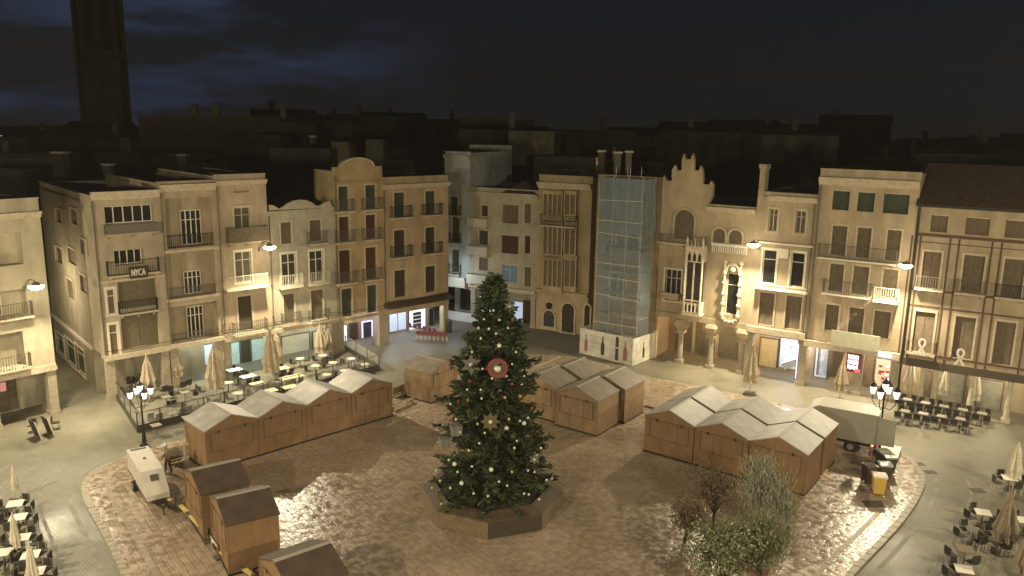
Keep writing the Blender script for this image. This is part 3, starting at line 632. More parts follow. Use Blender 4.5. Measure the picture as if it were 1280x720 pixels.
for (x0, x1) in ((678, 703), (704.5, 720)):
    for (y0, y1) in ((243, 268), (282, 318), (324, 358)):
        if x0 > 700 and y0 > 300 and False: continue
        q = b.rect(x0, y0, x1, y1, off=-.7); w_ = MB(); n_ = 4 if x0 < 700 else 2
        zt_, zb_ = q[3], q[2]
        w_.box(q[0], q[1], -.7, -.004, zb_ - .55, zb_); w_.box(q[0], q[1], -.7, -.004, zt_, zt_ + .35)
        for k in range(n_ + 1): u = q[0] + .06 + (q[1] - q[0] - .12) * k / n_; w_.box(u - .06, u + .06, -.7, -.58, zb_ + .002, zt_ - .002)
        o = w_.build('bay_window', P_F2, b.root); c = MB(); c.box(q[0] + .03, q[1] - .03, -.62, -.3, zb_ + .003, zt_ - .003); c.build('pane', SHUT_OC if y0 != 282 or x0 < 700 else SHUT_TN, o)
q = b.rect(680, 268, 724, 281); b.balcony(q[0], q[1], q[2], 1.1, 1.0, rm=IRON)
b.arch_window(b.rect(680, 388, 693.5, 408), name='arched_shop_window'); b.arch_window(b.rect(703, 379, 718, 415), SHUT_BR, name='arched_door'); b.arch_window(b.rect(731, 381, 737.5, 417), SHUT_BR, name='arched_door')
q = b.uz(686.5, 382); p = MB(); p.ball((q[0], -.1, q[1]), .32, 10, 6); p.build('crest', IRON, b.root)
b.slab(FZ(705, 366), .3, .35, P_F2)

# scaffolded house, its net and hoarding
h0, h1, h2 = G(727, 442), G(790, 458), G(818, 447)
hd = (h1 - h0).normalized(); hn = Vector((-hd.y, hd.x, 0))
sL, sR = RP(741, 330), RP(822, 330)
b = Bld('scaffolded_house', 'orange-brown house under repair seen through blue scaffold netting', sL + hn * .3, sR + hn * .3, 10)
for q in [(772, 291, 783, 309), (786, 292, 798, 310)]: b.arch_window(b.rect(*q), trim=WHITE)
for q in [(762, 341, 771, 373), (773, 341, 782, 374), (757, 286, 764, 316), (762, 240, 770, 262), (784, 243, 792, 265)]: b.window(b.rect(*q), 'glass', frame=WHITE)
zS = RZ(770, 226); b.walls(P_S, zS, .02, parapet=.4, recess=0)
nL = h0 + hn * .9 + hd * .7; nR = h1 + hn * .9 - hd * .25
def net_mat():
    m = bpy.data.materials.new('blue_netting'); m.use_nodes = True; nt = m.node_tree; N = nt.nodes; K = nt.links
    b_ = N['Principled BSDF']; b_.inputs['Base Color'].default_value = (.17, .235, .26, 1); b_.inputs['Roughness'].default_value = .8
    tc = N.new('ShaderNodeTexCoord'); n = N.new('ShaderNodeTexNoise'); n.inputs['Scale'].default_value = .45; n.inputs['Detail'].default_value = 5; K.new(tc.outputs['Object'], n.inputs['Vector'])
    sp = N.new('ShaderNodeSeparateXYZ'); K.new(tc.outputs['Object'], sp.inputs[0])
    r = N.new('ShaderNodeMapRange'); r.inputs['From Min'].default_value = 2; r.inputs['From Max'].default_value = 15; r.inputs['To Min'].default_value = .10; r.inputs['To Max'].default_value = .5; K.new(sp.outputs['Z'], r.inputs['Value'])
    a = N.new('ShaderNodeMath'); a.operation = 'MULTIPLY_ADD'; K.new(n.outputs['Fac'], a.inputs[0]); a.inputs[1].default_value = .5; K.new(r.outputs[0], a.inputs[2]); a.use_clamp = True
    K.new(a.outputs[0], b_.inputs['Alpha']); return m
NET = net_mat()
zN = hz(nL, 221)
sc = thing('scaffolding', 'tall scaffold tower wrapped in pale blue netting', 'scaffolding', nL, math.atan2(hd.y, hd.x))
w = (nR - nL).length; dp = 1.9
n_ = MB(); nx, nz = 10, 26
def netp(i, j, side):
    if side == 0: u = w * i / nx; v = 0
    elif side == 1: u = w; v = dp * i / nx
    else: u = 0; v = dp * i / nx
    k = .05 * math.sin(i * 2.1 + j * .9) + .04 * math.sin(j * 1.7)
    return (u + (k if side == 1 else -k if side == 2 else 0), v - (k if side == 0 else 0), .3 + (zN - .3) * j / nz)
for side in range(3):
    vs = [netp(i, j, side) for j in range(nz + 1) for i in range(nx + 1)]
    n_.add(vs, [(j * (nx + 1) + i, j * (nx + 1) + i + 1, (j + 1) * (nx + 1) + i + 1, (j + 1) * (nx + 1) + i) for j in range(nz) for i in range(nx)])
n_.build('netting', NET, sc)
for i in range(4):
    for v in (.12, dp - .1): p = MB(); u = .1 + (w - .2) * i / 3; p.cyl((u, v, 0), (u, v, zN + (.9 if i in (1, 2) else .1)), .03); p.build('pole', METAL, sc)
for k in range(1, 9):
    z = k * (zN / 8) - .1; p = MB(); p.box(.05, w - .05, .15, dp - .15, z - .08, z - .03); p.cyl((.02, .1, z), (w - .02, .1, z), .025); p.cyl((.02, .1, z - .9), (w - .02, .1, z - .9), .02); p.build('deck', mat('scaffold_board', (.42, .34, .22), .8, noise=.3), sc)
for i in (0, 1, 2, 3): p = MB(); u = .02 + (w - .04) * i / 3; p.cyl((u, -.13, .1), (u, -.13, zN + .2), .018); p.build('outer_pole', IRON_L, sc)
for k in range(1, 9): z = k * (zN / 9) + .5 * math.sin(k * 2.3); p = MB(); p.cyl((-.1, -.12, z), (w + .1, -.12, z + .12 * (k % 3 - .5)), .026); p.build('guard_tube', WHITE, sc)
lad = MB()
for k in range(8): z = k * (zN / 8); lad.cyl((w * .35, .5, z), (w * .55, .5, z + zN / 8 - .1), .04)
lad.build('ladder', mat('ladder_red', (.35, .16, .09), .6), sc)
hh = 2.35
hoard = thing('hoarding', 'white site hoarding printed with bottles round the scaffold foot', 'hoarding', h0, math.atan2(hd.y, hd.x))
HW = mat('hoarding_white', (.55, .52, .43), .6, noise=.35, nscale=1.2)
wh = (h1 - h0).length; hs = (h2 - h1); hsl = hs.length; th = math.atan2(hs.y, hs.x) - math.atan2(hd.y, hd.x)
hM = Matrix.Translation((wh, 0, 0)) @ Matrix.Rotation(th, 4, 'Z')
p = MB(); p.box(0, wh, 0, .08, .02, hh); p.build('front_panel', HW, hoard); p = MB(); p.box(.09, hsl, 0, .08, .02, hh, hM); p.build('side_panel', HW, hoard)
p = MB(); p.box(-.25, .0, .0, 1.4, .02, hh); p.build('end_panel', HW, hoard)
def bottle(u, z, s_, M, m, name='bottle_print'):
    pr = [(-.16, 0), (.16, 0), (.17, .75), (.06, 1.05), (.05, 1.45), (-.05, 1.45), (-.06, 1.05), (-.17, .75)]
    q = MB(); q.poly([(u + a * s_, z + c * s_) for a, c in pr], -.012, -.003, M); q.build(name, m, hoard)
B_R = mat('print_red', (.26, .10, .09), .6); B_D = mat('print_dark', (.04, .035, .03), .6); B_G = mat('print_green', (.10, .16, .10), .6); B_Y = mat('print_grey', (.34, .32, .26), .6)
I4 = Matrix.Identity(4)
for u, mm, s_ in ((.45, B_R, 1.05), (wh * .42, B_D, 1.15), (wh * .86, B_R, 1.15)): bottle(u, .35, s_, I4, mm)
q = MB(); q.box(wh * .70 - .16, wh * .70 + .16, -.012, -.003, .2, 2.25); q.build('photo_print', B_D, hoard); q = MB(); q.box(wh * .70 - .13, wh * .70 + .13, -.02, -.013, 1.25, 1.35); q.build('photo_print', HW, hoard)
bottle(hsl * .48, .4, .95, hM, B_D)
for (u, z, w2) in ((.9, 1.8, .9), (1.0, 1.5, .7), (.95, 1.2, .8), (1.1, .8, .6), (3.0, 1.8, .6), (2.95, 1.5, .7), (3.0, .95, .7), (wh * .95, 1.6, .2)):
    q = MB(); q.box(u, u + w2, -.01, -.003, z, z + .06); q.build('text_line', B_Y, hoard)
for k in range(9): t = k / 8 * 2 * math.pi; q = MB(); c_ = (.9 + .35 * math.cos(t), 1.35 + .55 * math.sin(t)); q.box(c_[0] - .05, c_[0] + .05, -.01, -.003, c_[1] - .05, c_[1] + .05, hM); q.build('scroll_print', B_Y, hoard)
sp_ = MB(); sp_.box(hsl, hsl + .25, -.06, .3, 0, hh + .1, hM); sp_.build('end_post', WHITE, hoard)

# =================================================================== RIGHT ROW
b = Bld('modernist_house', 'modernist stone house with stepped gable and white carved gothic bay windows', RP(823, 330), RP(942, 310), 12)
zc = RZ(915, 262); ZT = zc
q_ = b.rect(831, 337, 851, 376); b.window(q_, 'glass', GLASS, frame=WHITE, leaves=3, reveal=.3)
ow = b.rect(907, 342, 922, 394); b.window(ow, 'glass', GLASS, frame=WHITE, leaves=1, reveal=.3, surround=False)
b.walls(P_N, ZT, 3.9, parapet=.25, recess=3.4)
b.cornice(ZT - .05, .35, .4, x0=b.uz(884, 258)[0])
gp = [(826, 262), (826, 226), (830, 219), (834, 226), (840, 226), (840, 213), (844, 206), (847, 213), (852.5, 213), (852.5, 199), (855, 192), (857, 199), (864, 199), (866, 192), (868, 199), (868, 213), (874, 213), (876, 207), (878.7, 213), (878.7, 230), (886, 231), (889, 226), (892, 231), (891, 245), (884, 262)]
p = MB(); G_ = [b.uz(x, y) for x, y in gp]
G_ = [(max(u, .01), z) for u, z in G_]; zb = ZT + .004; G_[0] = (G_[0][0], zb); G_[-1] = (G_[-1][0], zb); p.poly(G_, -.06, .34); p.build('stepped_gable', P_N, b.root)
aw = b.rect(844, 262, 868, 299); b.arch_window(aw, SHUT_TN, P_N, 'great_arched_window')
for r in b.row([(892, 286, 907, 303), (912, 287, 928, 305)]): b.arch_window(r, SHUT_TN, TRIM)
u0, u1 = b.uz(826, 301)[0], b.uz(884, 301)[0]; b.balcony(max(u0, .1), u1, b.uz(850, 303)[1], .7, .7, rm=IRON_G)
# dentils under the cornice of the right half
dn = MB(); ua, ub = b.uz(890, 310)[0], b.uz(935, 316)[0]; zd = b.uz(912, 312)[1]
dn.box(ua, ub, -.25, -.004, zd + .25, zd + .45)
for k in range(16): u = ua + (ub - ua) * (k + .5) / 16; dn.box(u - .05, u + .05, -.2, -.004, zd - .3, zd + .248)
dn.build('dentil_frieze', WHITE, b.root)
q = b.rect(828, 370, 851, 380); b.balcony(q[0], q[1], q[3], .6, .35, solid=True, m=P_N, rm=P_N)
# carved bay
bx = b.rect(856, 305, 877, 393, off=-.9); bay = MB(); u0, u1, z0, z1 = bx; Y0 = -.9
bay.box(u0 - .1, u1 + .1, Y0 - .08, -.004, z0 - .15, z0); bay.box(u0, u1, Y0, -.004, z0 + .002, z0 + .95); bay.box(u0, u1, Y0, -.004, z1 - 1.5, z1 - .2)
for u in (u0, u0 + (u1 - u0) * .5 - .05, u1 - .1): bay.box(u, u + .12, Y0 - .02, Y0 + .12, z0 + .95, z1 - 1.5)
for u in (u0 - .06, u1 - .1): bay.cyl((u + .06, Y0 + .02, z0 - .1), (u + .06, Y0 + .02, z1 + .1), .09, .07, 8); bay.cyl((u + .06, Y0 + .02, z1 + .1), (u + .06, Y0 + .02, z1 + .6), .09, .01, 8)
for k in range(5): u = u0 + .1 + (u1 - u0 - .2) * k / 4; bay.cyl((u, Y0 - .02, z1 - .25), (u, Y0 - .02, z1 + (.5 if k % 2 == 0 else .15)), .08, .02, 6); bay.cyl((u, Y0 - .03, z0 + .1), (u, Y0 - .03, z0 + .9), .05, .05, 6)
CARVE = mat('white_carved_stone', (.62, .54, .40), .75, noise=.45, nscale=7)
bo = bay.build('carved_bay', CARVE, b.root); pn = MB(); pn.box(u0 + .1, u1 - .1, Y0 + .08, -.1, z0 + .952, z1 - 1.502); pn.build('pane', GLASS, bo)
hl = MB()
for k in range(4):
    u = u0 + (u1 - u0) * (k + .5) / 4
    th_ = MB(); th_.box(u - .09, u + .09, Y0 - .012, Y0 - .004, z0 + .2, z0 + .75); th_.build('tracery', DARK, bo)
for k in range(3):
    uc = u0 + (u1 - u0) * (.2 + .3 * k); hl = MB(); hl.poly([(uc - .12, z1 - 1.42), (uc + .12, z1 - 1.42), (uc + .12, z1 - .95), (uc, z1 - .66), (uc - .12, z1 - .95)], Y0 - .014, Y0 - .004); hl.build('tracery', DARK, bo)
for z_ in (z1 - .5, z0 + 1.1):
    hl = MB(); hl.box(u0 - .04, u1 + .04, Y0 - .06, Y0 - .015, z_, z_ + .1); hl.build('carved_band', CARVE, bo)
u0, u1, z0, z1 = ow; fr = MB()
for u in (u0 - .16, u1 + .16):
    fr.cyl((u, -.14, z0 - .1), (u, -.14, z1 + .9), .12, .10, 8)
    for k in range(6): fr.ball((u, -.14, z0 + (z1 - z0 + .9) * k / 5), .2, 8, 5)
for k in range(9): t = math.pi * k / 8; fr.ball(((u0 + u1) / 2 + .52 * math.cos(t), -.1, z1 + .25 + .5 * math.sin(t)), .15, 7, 4)
for k in range(7): t = math.pi * k / 6; fr.ball(((u0 + u1) / 2 - .62 * math.cos(t), -.15, z0 - .15 - .4 * math.sin(t)), .17, 7, 4)
fr.ball(((u0 + u1) / 2, -.12, z1 + .35), .26, 8, 6); fr.build('carved_frame', CARVE, b.root)
# arcade: thick columns with flower-like capitals, shuttered shop fronts behind
for px_, py_ in ((848, 453), (886, 461), (926, 470)):
    u = b.uz(px_, py_ - 5)[0]; b.column(min(max(u, .35), b.w - .3), .26, h=2.9, square=False)
    cp = MB(); cp.lathe([(.3, 0), (.62, .35), (.75, .7), (.6, 1.0)], (min(max(u, .35), b.w - .3), .26, 2.85), 12, .12, 6); cp.build('capital', P_N, b.root)
for u0_, u1_ in ((.8, 2.1), (2.6, 4.2), (4.7, 6.3)): b.panel((u0_, u1_, .15, 2.9), SHUT_GY, 'shop_shutter', y=3.4)
b.slab(RZ(880, 400), .45, .12, P_N)
for k in range(11): z = 4.5 + k * .8; p = MB(); p.box(.01, b.uz(828, 340)[0] if z < ZT - 3 else .3, -.012, -.003, z, z + .03); p.build('stone_joint', STONE_P, b.root)

bG = Bld('chimney_house', 'narrow beige house with a tall corner chimney and white framed bay windows', RP(942, 310), RP(1014, 340), 12)
b = bG; ZT = RZ(982, 247)
for r in b.row([(961, 260, 972, 288), (994, 264, 1007, 293)]): b.window(r, 'glass', SHUT_GY, leaves=2)
for r in b.row([(953, 311, 970, 354), (988, 317, 1005, 360)]): b.window(r, 'glass', GLASS, frame=WHITE, leaves=1)
for r in b.row([(949, 366, 967, 406), (982, 370, 1001, 412)]): b.window(r, 'shut', SHUT_TN)
b.walls(P_H, ZT, 3.6, parapet=.3); b.cornice(ZT - .1, .35, .35, x0=.9)
ch = MB(); u0, u1 = 0.05, b.uz(957, 220)[0]; zt = RZ(950, 205); ch.box(u0, u1, -.05, .9, ZT - 1.2, zt - .35); ch.box(u0 - .08, u1 + .08, -.13, .98, zt - .35, zt); ch.build('chimney', P_H, b.root)
q0, q1 = b.uz(944, 357)[0], b.uz(1010, 366)[0]; b.balcony(max(q0, .05), q1, RZ(977, 361), .55, .3, rm=WHITE, m=WHITE, bars=False); b.slab(RZ(982, 305), .14, .3, WHITE)
ac = MB(); c_ = b.uz(979.5, 316); ac.cyl((c_[0], -.3, c_[1]), (c_[0], -.004, c_[1]), .33, .33, 14); ac.box(c_[0] - .42, c_[0] + .42, -.26, -.004, c_[1] - .4, c_[1] + .36); ac.build('ventilator', WHITE, b.root)
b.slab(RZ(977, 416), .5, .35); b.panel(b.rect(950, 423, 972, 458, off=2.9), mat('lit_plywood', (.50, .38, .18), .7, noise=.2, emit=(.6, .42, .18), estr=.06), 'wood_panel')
for u in (.2, b.w - .1): b.column(u, .3)
LIT_IN = mat('lit_cafe_room', (.6, .6, .6), .6, noise=.5, nscale=3, emit=(.60, .70, .90), estr=.42)
r = b.rect(975, 424, 1005, 461, off=2.9); w_ = b.panel(r, LIT_IN, 'lit_cafe_front')
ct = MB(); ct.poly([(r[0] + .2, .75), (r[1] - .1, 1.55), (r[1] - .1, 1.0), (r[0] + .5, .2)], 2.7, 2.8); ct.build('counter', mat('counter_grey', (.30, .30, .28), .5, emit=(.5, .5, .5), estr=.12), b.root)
ct = MB(); ct.poly([(r[0] + .2, .80), (r[1] - .1, 1.62), (r[1] - .1, 1.54), (r[0] + .2, .72)], 2.6, 2.7); ct.build('counter_top', LIT_WHITE, b.root)
ct = MB(); ct.ball((r[0] + (r[1] - r[0]) * .55, 2.7, r[3] - .4), .22, 8, 6); ct.box(r[0] + (r[1] - r[0]) * .5, r[0] + (r[1] - r[0]) * .58, 2.72, 2.79, r[3] - 1.1, r[3] - .3); ct.build('lit_blue_sign', mat('lit_blue_neon', (.2, .3, 1), .4, emit=(.25, .35, 1.0), estr=2.5), b.root)
vs_ = MB(); vs_.box(b.w - .46, b.w - .42, -.03, .05, .5, 3.1); vs_.build('violet_light_strip', LIT_VIOLET, b.root)

bH = Bld('apartment_house', 'wide beige four storey house with long balconies beside the right wall lamp', RP(1014, 340), RP(1138, 340), 12)
b = bH; ZT = RZ(1085, 227)
for r in b.row([(1041, 236, 1062, 260), (1072, 241, 1093, 265), (1104, 243, 1136, 270)]): b.window(r, 'shut', SHUT_GR, surround=False, reveal=.25)
for r in b.row([(1040, 281, 1058, 317), (1071, 285, 1088, 322), (1108, 289, 1125, 328)]): b.window(r, 'shut', SHUT_TN)
for r, mm in zip(b.row([(1037, 328, 1054, 361), (1066, 333, 1085, 369), (1103, 339, 1121, 374)]), (SHUT_TN, SHUT_TN, SHUT_OC)): b.window(r, 'shut', mm)
for r in b.row([(1032, 379, 1048, 411), (1061, 386, 1079, 417), (1092, 390, 1112, 425)]): b.window(r, 'shut', SHUT_TN)
b.walls(P_H, ZT, 3.55, parapet=.75); b.cornice(ZT - .1, .5, .4)
q0, q1 = b.uz(1024, 318)[0], b.uz(1122, 330)[0]; b.balcony(max(q0, .1), q1, RZ(1073, 324), .8, 1.0, rm=IRON_G, m=WHITE)
q0, q1, q2, q3 = b.uz(1030, 361)[0], b.uz(1090, 370)[0], b.uz(1092, 372)[0], b.uz(1124, 376)[0]; zz = RZ(1075, 369); b.balcony(q0, q1 - .05, zz, .8, 1.0, rm=IRON_G, m=WHITE); b.balcony(q2 + .05, q3, zz - .1, .8, 1.0, rm=IRON_L, m=WHITE)
sg_ = MB(); q = b.rect(1040, 415, 1101, 434); sg_.box(q[0], q[1], -.5, -.38, q[2], q[3]); sg_.build('blank_sign_board', mat('sign_greygreen', (.38, .37, .27), .7, noise=.15), b.root)
b.slab(RZ(1075, 438), .5, .35)
for px_ in (1071, 1128): u = b.uz(px_, 480)[0]; b.column(min(u, b.w - .3), .28)
q = b.rect(1015, 432, 1020, 468, off=2.9); b.panel((.35, 1.3, .1, 2.9), LIT_IN, 'lit_fridge_front'); 
b.panel(b.rect(1023, 433, 1038, 470, off=2.9), SHUT_OC, 'shop_shutter'); b.panel(b.rect(1041, 436, 1053, 472, off=2.9), SHUT_BR, 'shop_door')
b.panel(b.rect(1080, 446, 1091, 482, off=2.9), SHUT_OC, 'shop_shutter')
r = b.rect(1094, 449, 1121, 484, off=2.9); b.panel(r, LIT_WARM, 'lit_bar_front')
for k in range(9):
    it = MB(); uu = r[0] + .3 + (r[1] - r[0] - .6) * random.random(); zz = r[2] + .5 + random.random() * (r[3] - r[2] - .9); it.box(uu - .12, uu + .12, 2.75, 2.81, zz - .08, zz + .08); it.build('bar_item', random.choice([RED, LIT_WHITE, IRON_G, TYEL]), b.root)
ls = MB(); ls.box(r[0] + .5, r[1] - .1, -.45, -.37, 3.45, 3.75); ls.build('lit_shop_sign', LIT_VIOLET, b.root)
LED = thing('illuminated_sign', 'red and white lit menu sign with three lines beside the brown door', 'sign', b.A + b.d * 0, math.atan2(b.d.y, b.d.x))
q = b.rect(1058, 441, 1077, 465, off=-.25); bxm = MB(); bxm.box(q[0], q[1], -.4, -.27, q[2], q[3]); bxm.build('sign_box', mat('sign_dark_red', (.10, .03, .05), .5), LED)
LRED = mat('led_pink', (.9, .5, .5), .5, emit=(1.0, .55, .62), estr=2.6); LREDD = mat('led_red', (.9, .1, .1), .5, emit=(1.0, .05, .08), estr=2.0)
hgt = (q[3] - q[2])
tm = {}
def word(txt, x, z, hh, m, parent, y, name='lettering'):
    F5 = {'L': [[(0, 1), (0, 0), (.7, 0)]], 'I': [[(.3, 0), (.3, 1)]], 'D': [[(0, 0), (0, 1), (.6, .8), (.6, .2), (0, 0)]], 'O': [[(0, 0), (0, 1), (.7, 1), (.7, 0), (0, 0)]], 'N': [[(0, 0), (0, 1), (.7, 0), (.7, 1)]], 'E': [[(.7, 1), (0, 1), (0, 0), (.7, 0)], [(0, .5), (.6, .5)]], 'R': [[(0, 0), (0, 1), (.7, 1), (.7, .5), (0, .5), (.7, 0)]], 'U': [[(0, 1), (0, 0), (.7, 0), (.7, 1)]], 'S': [[(.7, 1), (0, 1), (0, .5), (.7, .5), (.7, 0), (0, 0)]], 'H': [[(0, 0), (0, 1)], [(.7, 0), (.7, 1)], [(0, .5), (.7, .5)]], 'K': [[(0, 0), (0, 1)], [(.7, 1), (0, .5), (.7, 0)]], 'B': [[(0, 0), (0, 1), (.6, 1), (.6, .5), (0, .5), (.7, .4), (.7, 0), (0, 0)]], 'A': [[(0, 0), (.35, 1), (.7, 0)]]}
    mb = MB(); cw = hh * .62
    for i, c in enumerate(txt):
        for st in F5.get(c, []): stroke(mb, [(x + i * cw + a * cw * .85, z + e * hh) for a, e in st], y, hh * .07)
    return mb.build(name, m, parent)
# three glowing lines, illegible in the photo: bars broken like words
for k, (mm, n_w) in enumerate(((LRED, 6), (LRED, 6), (LRED, 5))):
    zc = q[3] - hgt * (.2 + .27 * k); mb = MB(); x = q[0] + .12
    for i in range(n_w):
        ww = (q[1] - q[0] - .3) / n_w; mb.box(x + i * ww, x + i * ww + ww * .75, -.42, -.403, zc - .13 - .05 * (i % 2), zc + .13 + .05 * ((i + 1) % 2))
    mb.build('lit_line', mm, LED)
mb = MB(); mb.box(q[1] - .42, q[1] - .04, -.425, -.404, q[2] + .05, q[2] + .3); mb.build('lit_mark', LREDD, LED)

bI = Bld('painted_house', 'dim house with dark painted grid lines and a steep dark tiled roof on the right', RP(1138, 340), RP(1138, 340) + (R1 - R0).normalized() * 14.5, 12)
b = bI; ZT = RZ(1160, 258)
wr1 = [(1164, 264, 1185, 288), (1207, 272, 1237, 293), (1256, 280, 1290, 302)]
for r in b.row(wr1): b.window(r, 'shut', SHUT_TN, surround=False)
R2_ = b.row([(1153, 313, 1175, 357), (1203, 319, 1229, 366), (1253, 326, 1279, 374)])
for r in R2_: b.window(r, 'shut', SHUT_TN)
R3_ = b.row([(1142, 388, 1167, 438), (1192, 396, 1217, 446), (1242, 404, 1266, 462)])
for r in R3_: b.window(r, 'shut', SHUT_TN)
for rr_ in (R2_, R3_): r = rr_[2]; st_ = (rr_[2][0] - rr_[0][0]) / 2; b.window((r[0] + st_, r[1] + st_, r[2], r[3]), 'shut', SHUT_TN)
b.walls(P_I, ZT, 3.3, parapet=0)
LN = mat('painted_line', (.10, .06, .04), .9)
ln = MB()
for z, h_ in ((ZT - 2.1, .22), (ZT - 2.55, .06), (R2_[0][2] - .25, .12), (R3_[0][3] + .35, .12), (R3_[0][2] - .2, .15)): ln.box(.02, b.w - .02, -.03, -.003, z, z + h_)
cs = [(R2_[i][1] + R2_[i + 1][0]) / 2 for i in range(2)]; st_ = cs[1] - cs[0]
for u in [cs[0] - st_ + .12, *cs, cs[1] + st_]:
    for o_ in (-.28, .28): ln.box(u + o_ - .06, u + o_ + .06, -.028, -.004, 3.4, ZT - 2.12)
ln.build('painted_lines', LN, b.root)
b.balcony(R2_[0][0] - .3, R2_[0][1] + .4, R2_[0][2] - .02, .6, .9, rm=IRON_L, m=WHITE); b.balcony(R2_[1][0] - .3, R2_[1][1] + .3, R2_[1][2] - .02, .6, .9, rm=IRON_G); b.balcony(R2_[2][0] - .3, R2_[2][1] + .3, R2_[2][2] - .02, .6, .9, rm=IRON)
b.balcony(R3_[0][0] - .3, R3_[0][1] + .3, R3_[0][2] + .02, .6, .9, rm=IRON_G)
ro = MB(); ro.poly([(-.5, ZT + .02), (-.5, ZT + .2), (3.5, ZT + 2.9), (7.5, ZT + 2.9), (11.5, ZT + .2), (11.5, ZT + .02)], -.1, b.w + .1, axis='x'); ro.build('pitched_roof', ROOF_D, b.root)
gt = MB(); gt.box(0, b.w, -.62, -.5, ZT + .0, ZT + .14); gt.build('gutter', IRON, b.root)
dp_ = MB(); dp_.cyl((.12, -.12, 0.1), (.12, -.12, ZT), .09, .09, 8); dp_.build('downpipe', IRON, b.root)
for px_ in (1150, 1167, 1214, 1262): u = b.uz(px_, 490)[0]; b.column(max(u, .4), .22, m=mat('pale_pillar', (.52, .47, .34), .8, noise=.3), square=False)
for (x0, x1) in ((1152, 1163), (1170, 1205), (1222, 1252)): b.panel(b.rect(x0, 462 + (x0 - 1150) * .18, x1, 500 + (x0 - 1150) * .2, off=2.9), SHUT_OC if x0 < 1160 else mat('grey_roller', (.42, .40, .31), .7, noise=.25, wave=('Z', 6)), 'roller_shutter')
b.slab(3.32, .55, .15, mat('dark_fascia', (.07, .055, .04), .8))
# white ribbon symbols hung on the lower balconies
for (x, y) in ((1152, 434), (1200, 447)):
    u, z = b.uz(x, y, off=-.8); rb = MB()
    pts = [(u - .28, z - .55), (u + .2, z + .25), (u + .18, z + .5), (u, z + .62), (u - .18, z + .5), (u - .2, z + .25), (u + .28, z - .55)]
    for a, c in zip(pts[:-1], pts[1:]):
        d = Vector((c[0] - a[0], 0, c[1] - a[1])); n = Vector((-d.z, 0, d.x)).normalized() * .07; A = Vector((a[0], -.82, a[1])); C = Vector((c[0], -.82, c[1]))
        rb.add([A - n, C - n, C + n, A + n, A - n + Vector((0, .03, 0)), C - n + Vector((0, .03, 0)), C + n + Vector((0, .03, 0)), A + n + Vector((0, .03, 0))], [(0, 1, 2, 3), (7, 6, 5, 4), (0, 4, 5, 1), (2, 6, 7, 3)])
    rb.build('ribbon_symbol', WHITE, b.root)

for bl, us in ((bA, (.06,)), (bB, (.1,)), (bC, (.12,)), (bD, (.1,)), (bE, (.1, )), (bE2, (.12,)), (bG, (.95,)), (bH, (.15,))):
    for u in us:
        if u == .95: u = bl.w - .15
        p = MB(); p.cyl((u, -.10, bl.zarc + .1), (u, -.10, bl.ztop - .35), .05, .05, 7)
        for k in range(4): z = bl.zarc + .8 + k * (bl.ztop - bl.zarc - 1.6) / 3; p.box(u - .08, u + .08, -.16, -.003, z, z + .06)
        p.build('downpipe', IRON_G, bl.root)
for bl, zf in ((bA, .42), (bB, .44), (bC, .45), (bD, .5), (bE, .3), (bE2, .18), (bG, .2), (bH, .22)):
    p = MB(); z = bl.zarc + .35; n_ = 10; pts = [Vector((.02 + (bl.w - .04) * k / n_, -.07, z - .10 * math.sin(math.pi * k / n_))) for k in range(n_ + 1)]; p.tube(pts, .022, 5)
    p.build('cable', IRON, bl.root)
# =================================================================== houses and roofs behind the rows
def block(name, label, px0, px1, ytop, dist, m, depth=8, zt_extra=0, win=0, roof=None):
    r0, r1 = ray(px0, ytop), ray(px1, ytop); t = dist
    A = Vector((r0.x * t / r0.y, t, 0)); B = Vector((r1.x * t / r1.y, t, 0)); z = H + ray((px0 + px1) / 2, ytop).z * t / ray((px0 + px1) / 2, ytop).y
    b = Bld(name, label, A, B, depth)
    for k in range(win): u = b.w * (k + .5) / win; b.window((u - .45, u + .45, z - 2.4, z - 1.1), 'shut', SHUT_TN, surround=False)
    b.walls(m, z, 0.01, recess=0, parapet=.35)
    if roof:
        p = MB(); p.poly([(0, z + .4), (depth / 2, z + 1.8), (depth, z + .4)], 0, b.w, axis='x'); p.build('pitched_roof', ROOF_D, b.root)
    return b
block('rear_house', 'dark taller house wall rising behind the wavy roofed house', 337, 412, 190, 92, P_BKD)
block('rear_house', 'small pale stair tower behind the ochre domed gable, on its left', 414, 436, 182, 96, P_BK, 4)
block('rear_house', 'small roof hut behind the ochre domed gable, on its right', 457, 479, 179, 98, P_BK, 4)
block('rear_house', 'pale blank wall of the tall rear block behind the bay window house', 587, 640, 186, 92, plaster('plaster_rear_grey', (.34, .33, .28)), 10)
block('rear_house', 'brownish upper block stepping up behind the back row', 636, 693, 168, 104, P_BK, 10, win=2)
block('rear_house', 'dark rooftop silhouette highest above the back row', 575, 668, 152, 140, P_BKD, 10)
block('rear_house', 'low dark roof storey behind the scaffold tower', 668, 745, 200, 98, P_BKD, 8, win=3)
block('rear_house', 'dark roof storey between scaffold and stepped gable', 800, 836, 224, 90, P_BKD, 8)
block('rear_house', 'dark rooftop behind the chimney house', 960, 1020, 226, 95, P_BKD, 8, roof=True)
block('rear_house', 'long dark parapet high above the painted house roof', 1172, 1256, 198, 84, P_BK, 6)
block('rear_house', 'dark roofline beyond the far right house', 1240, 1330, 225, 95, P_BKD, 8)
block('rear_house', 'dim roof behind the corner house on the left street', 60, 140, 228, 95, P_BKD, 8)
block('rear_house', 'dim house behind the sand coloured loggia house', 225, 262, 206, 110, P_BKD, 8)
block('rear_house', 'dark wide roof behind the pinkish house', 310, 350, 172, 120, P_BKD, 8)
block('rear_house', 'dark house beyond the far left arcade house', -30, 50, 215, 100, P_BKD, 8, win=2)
block('rear_house', 'low dark roof behind the tan four storey house', 480, 556, 205, 100, P_BKD, 8, roof=True)
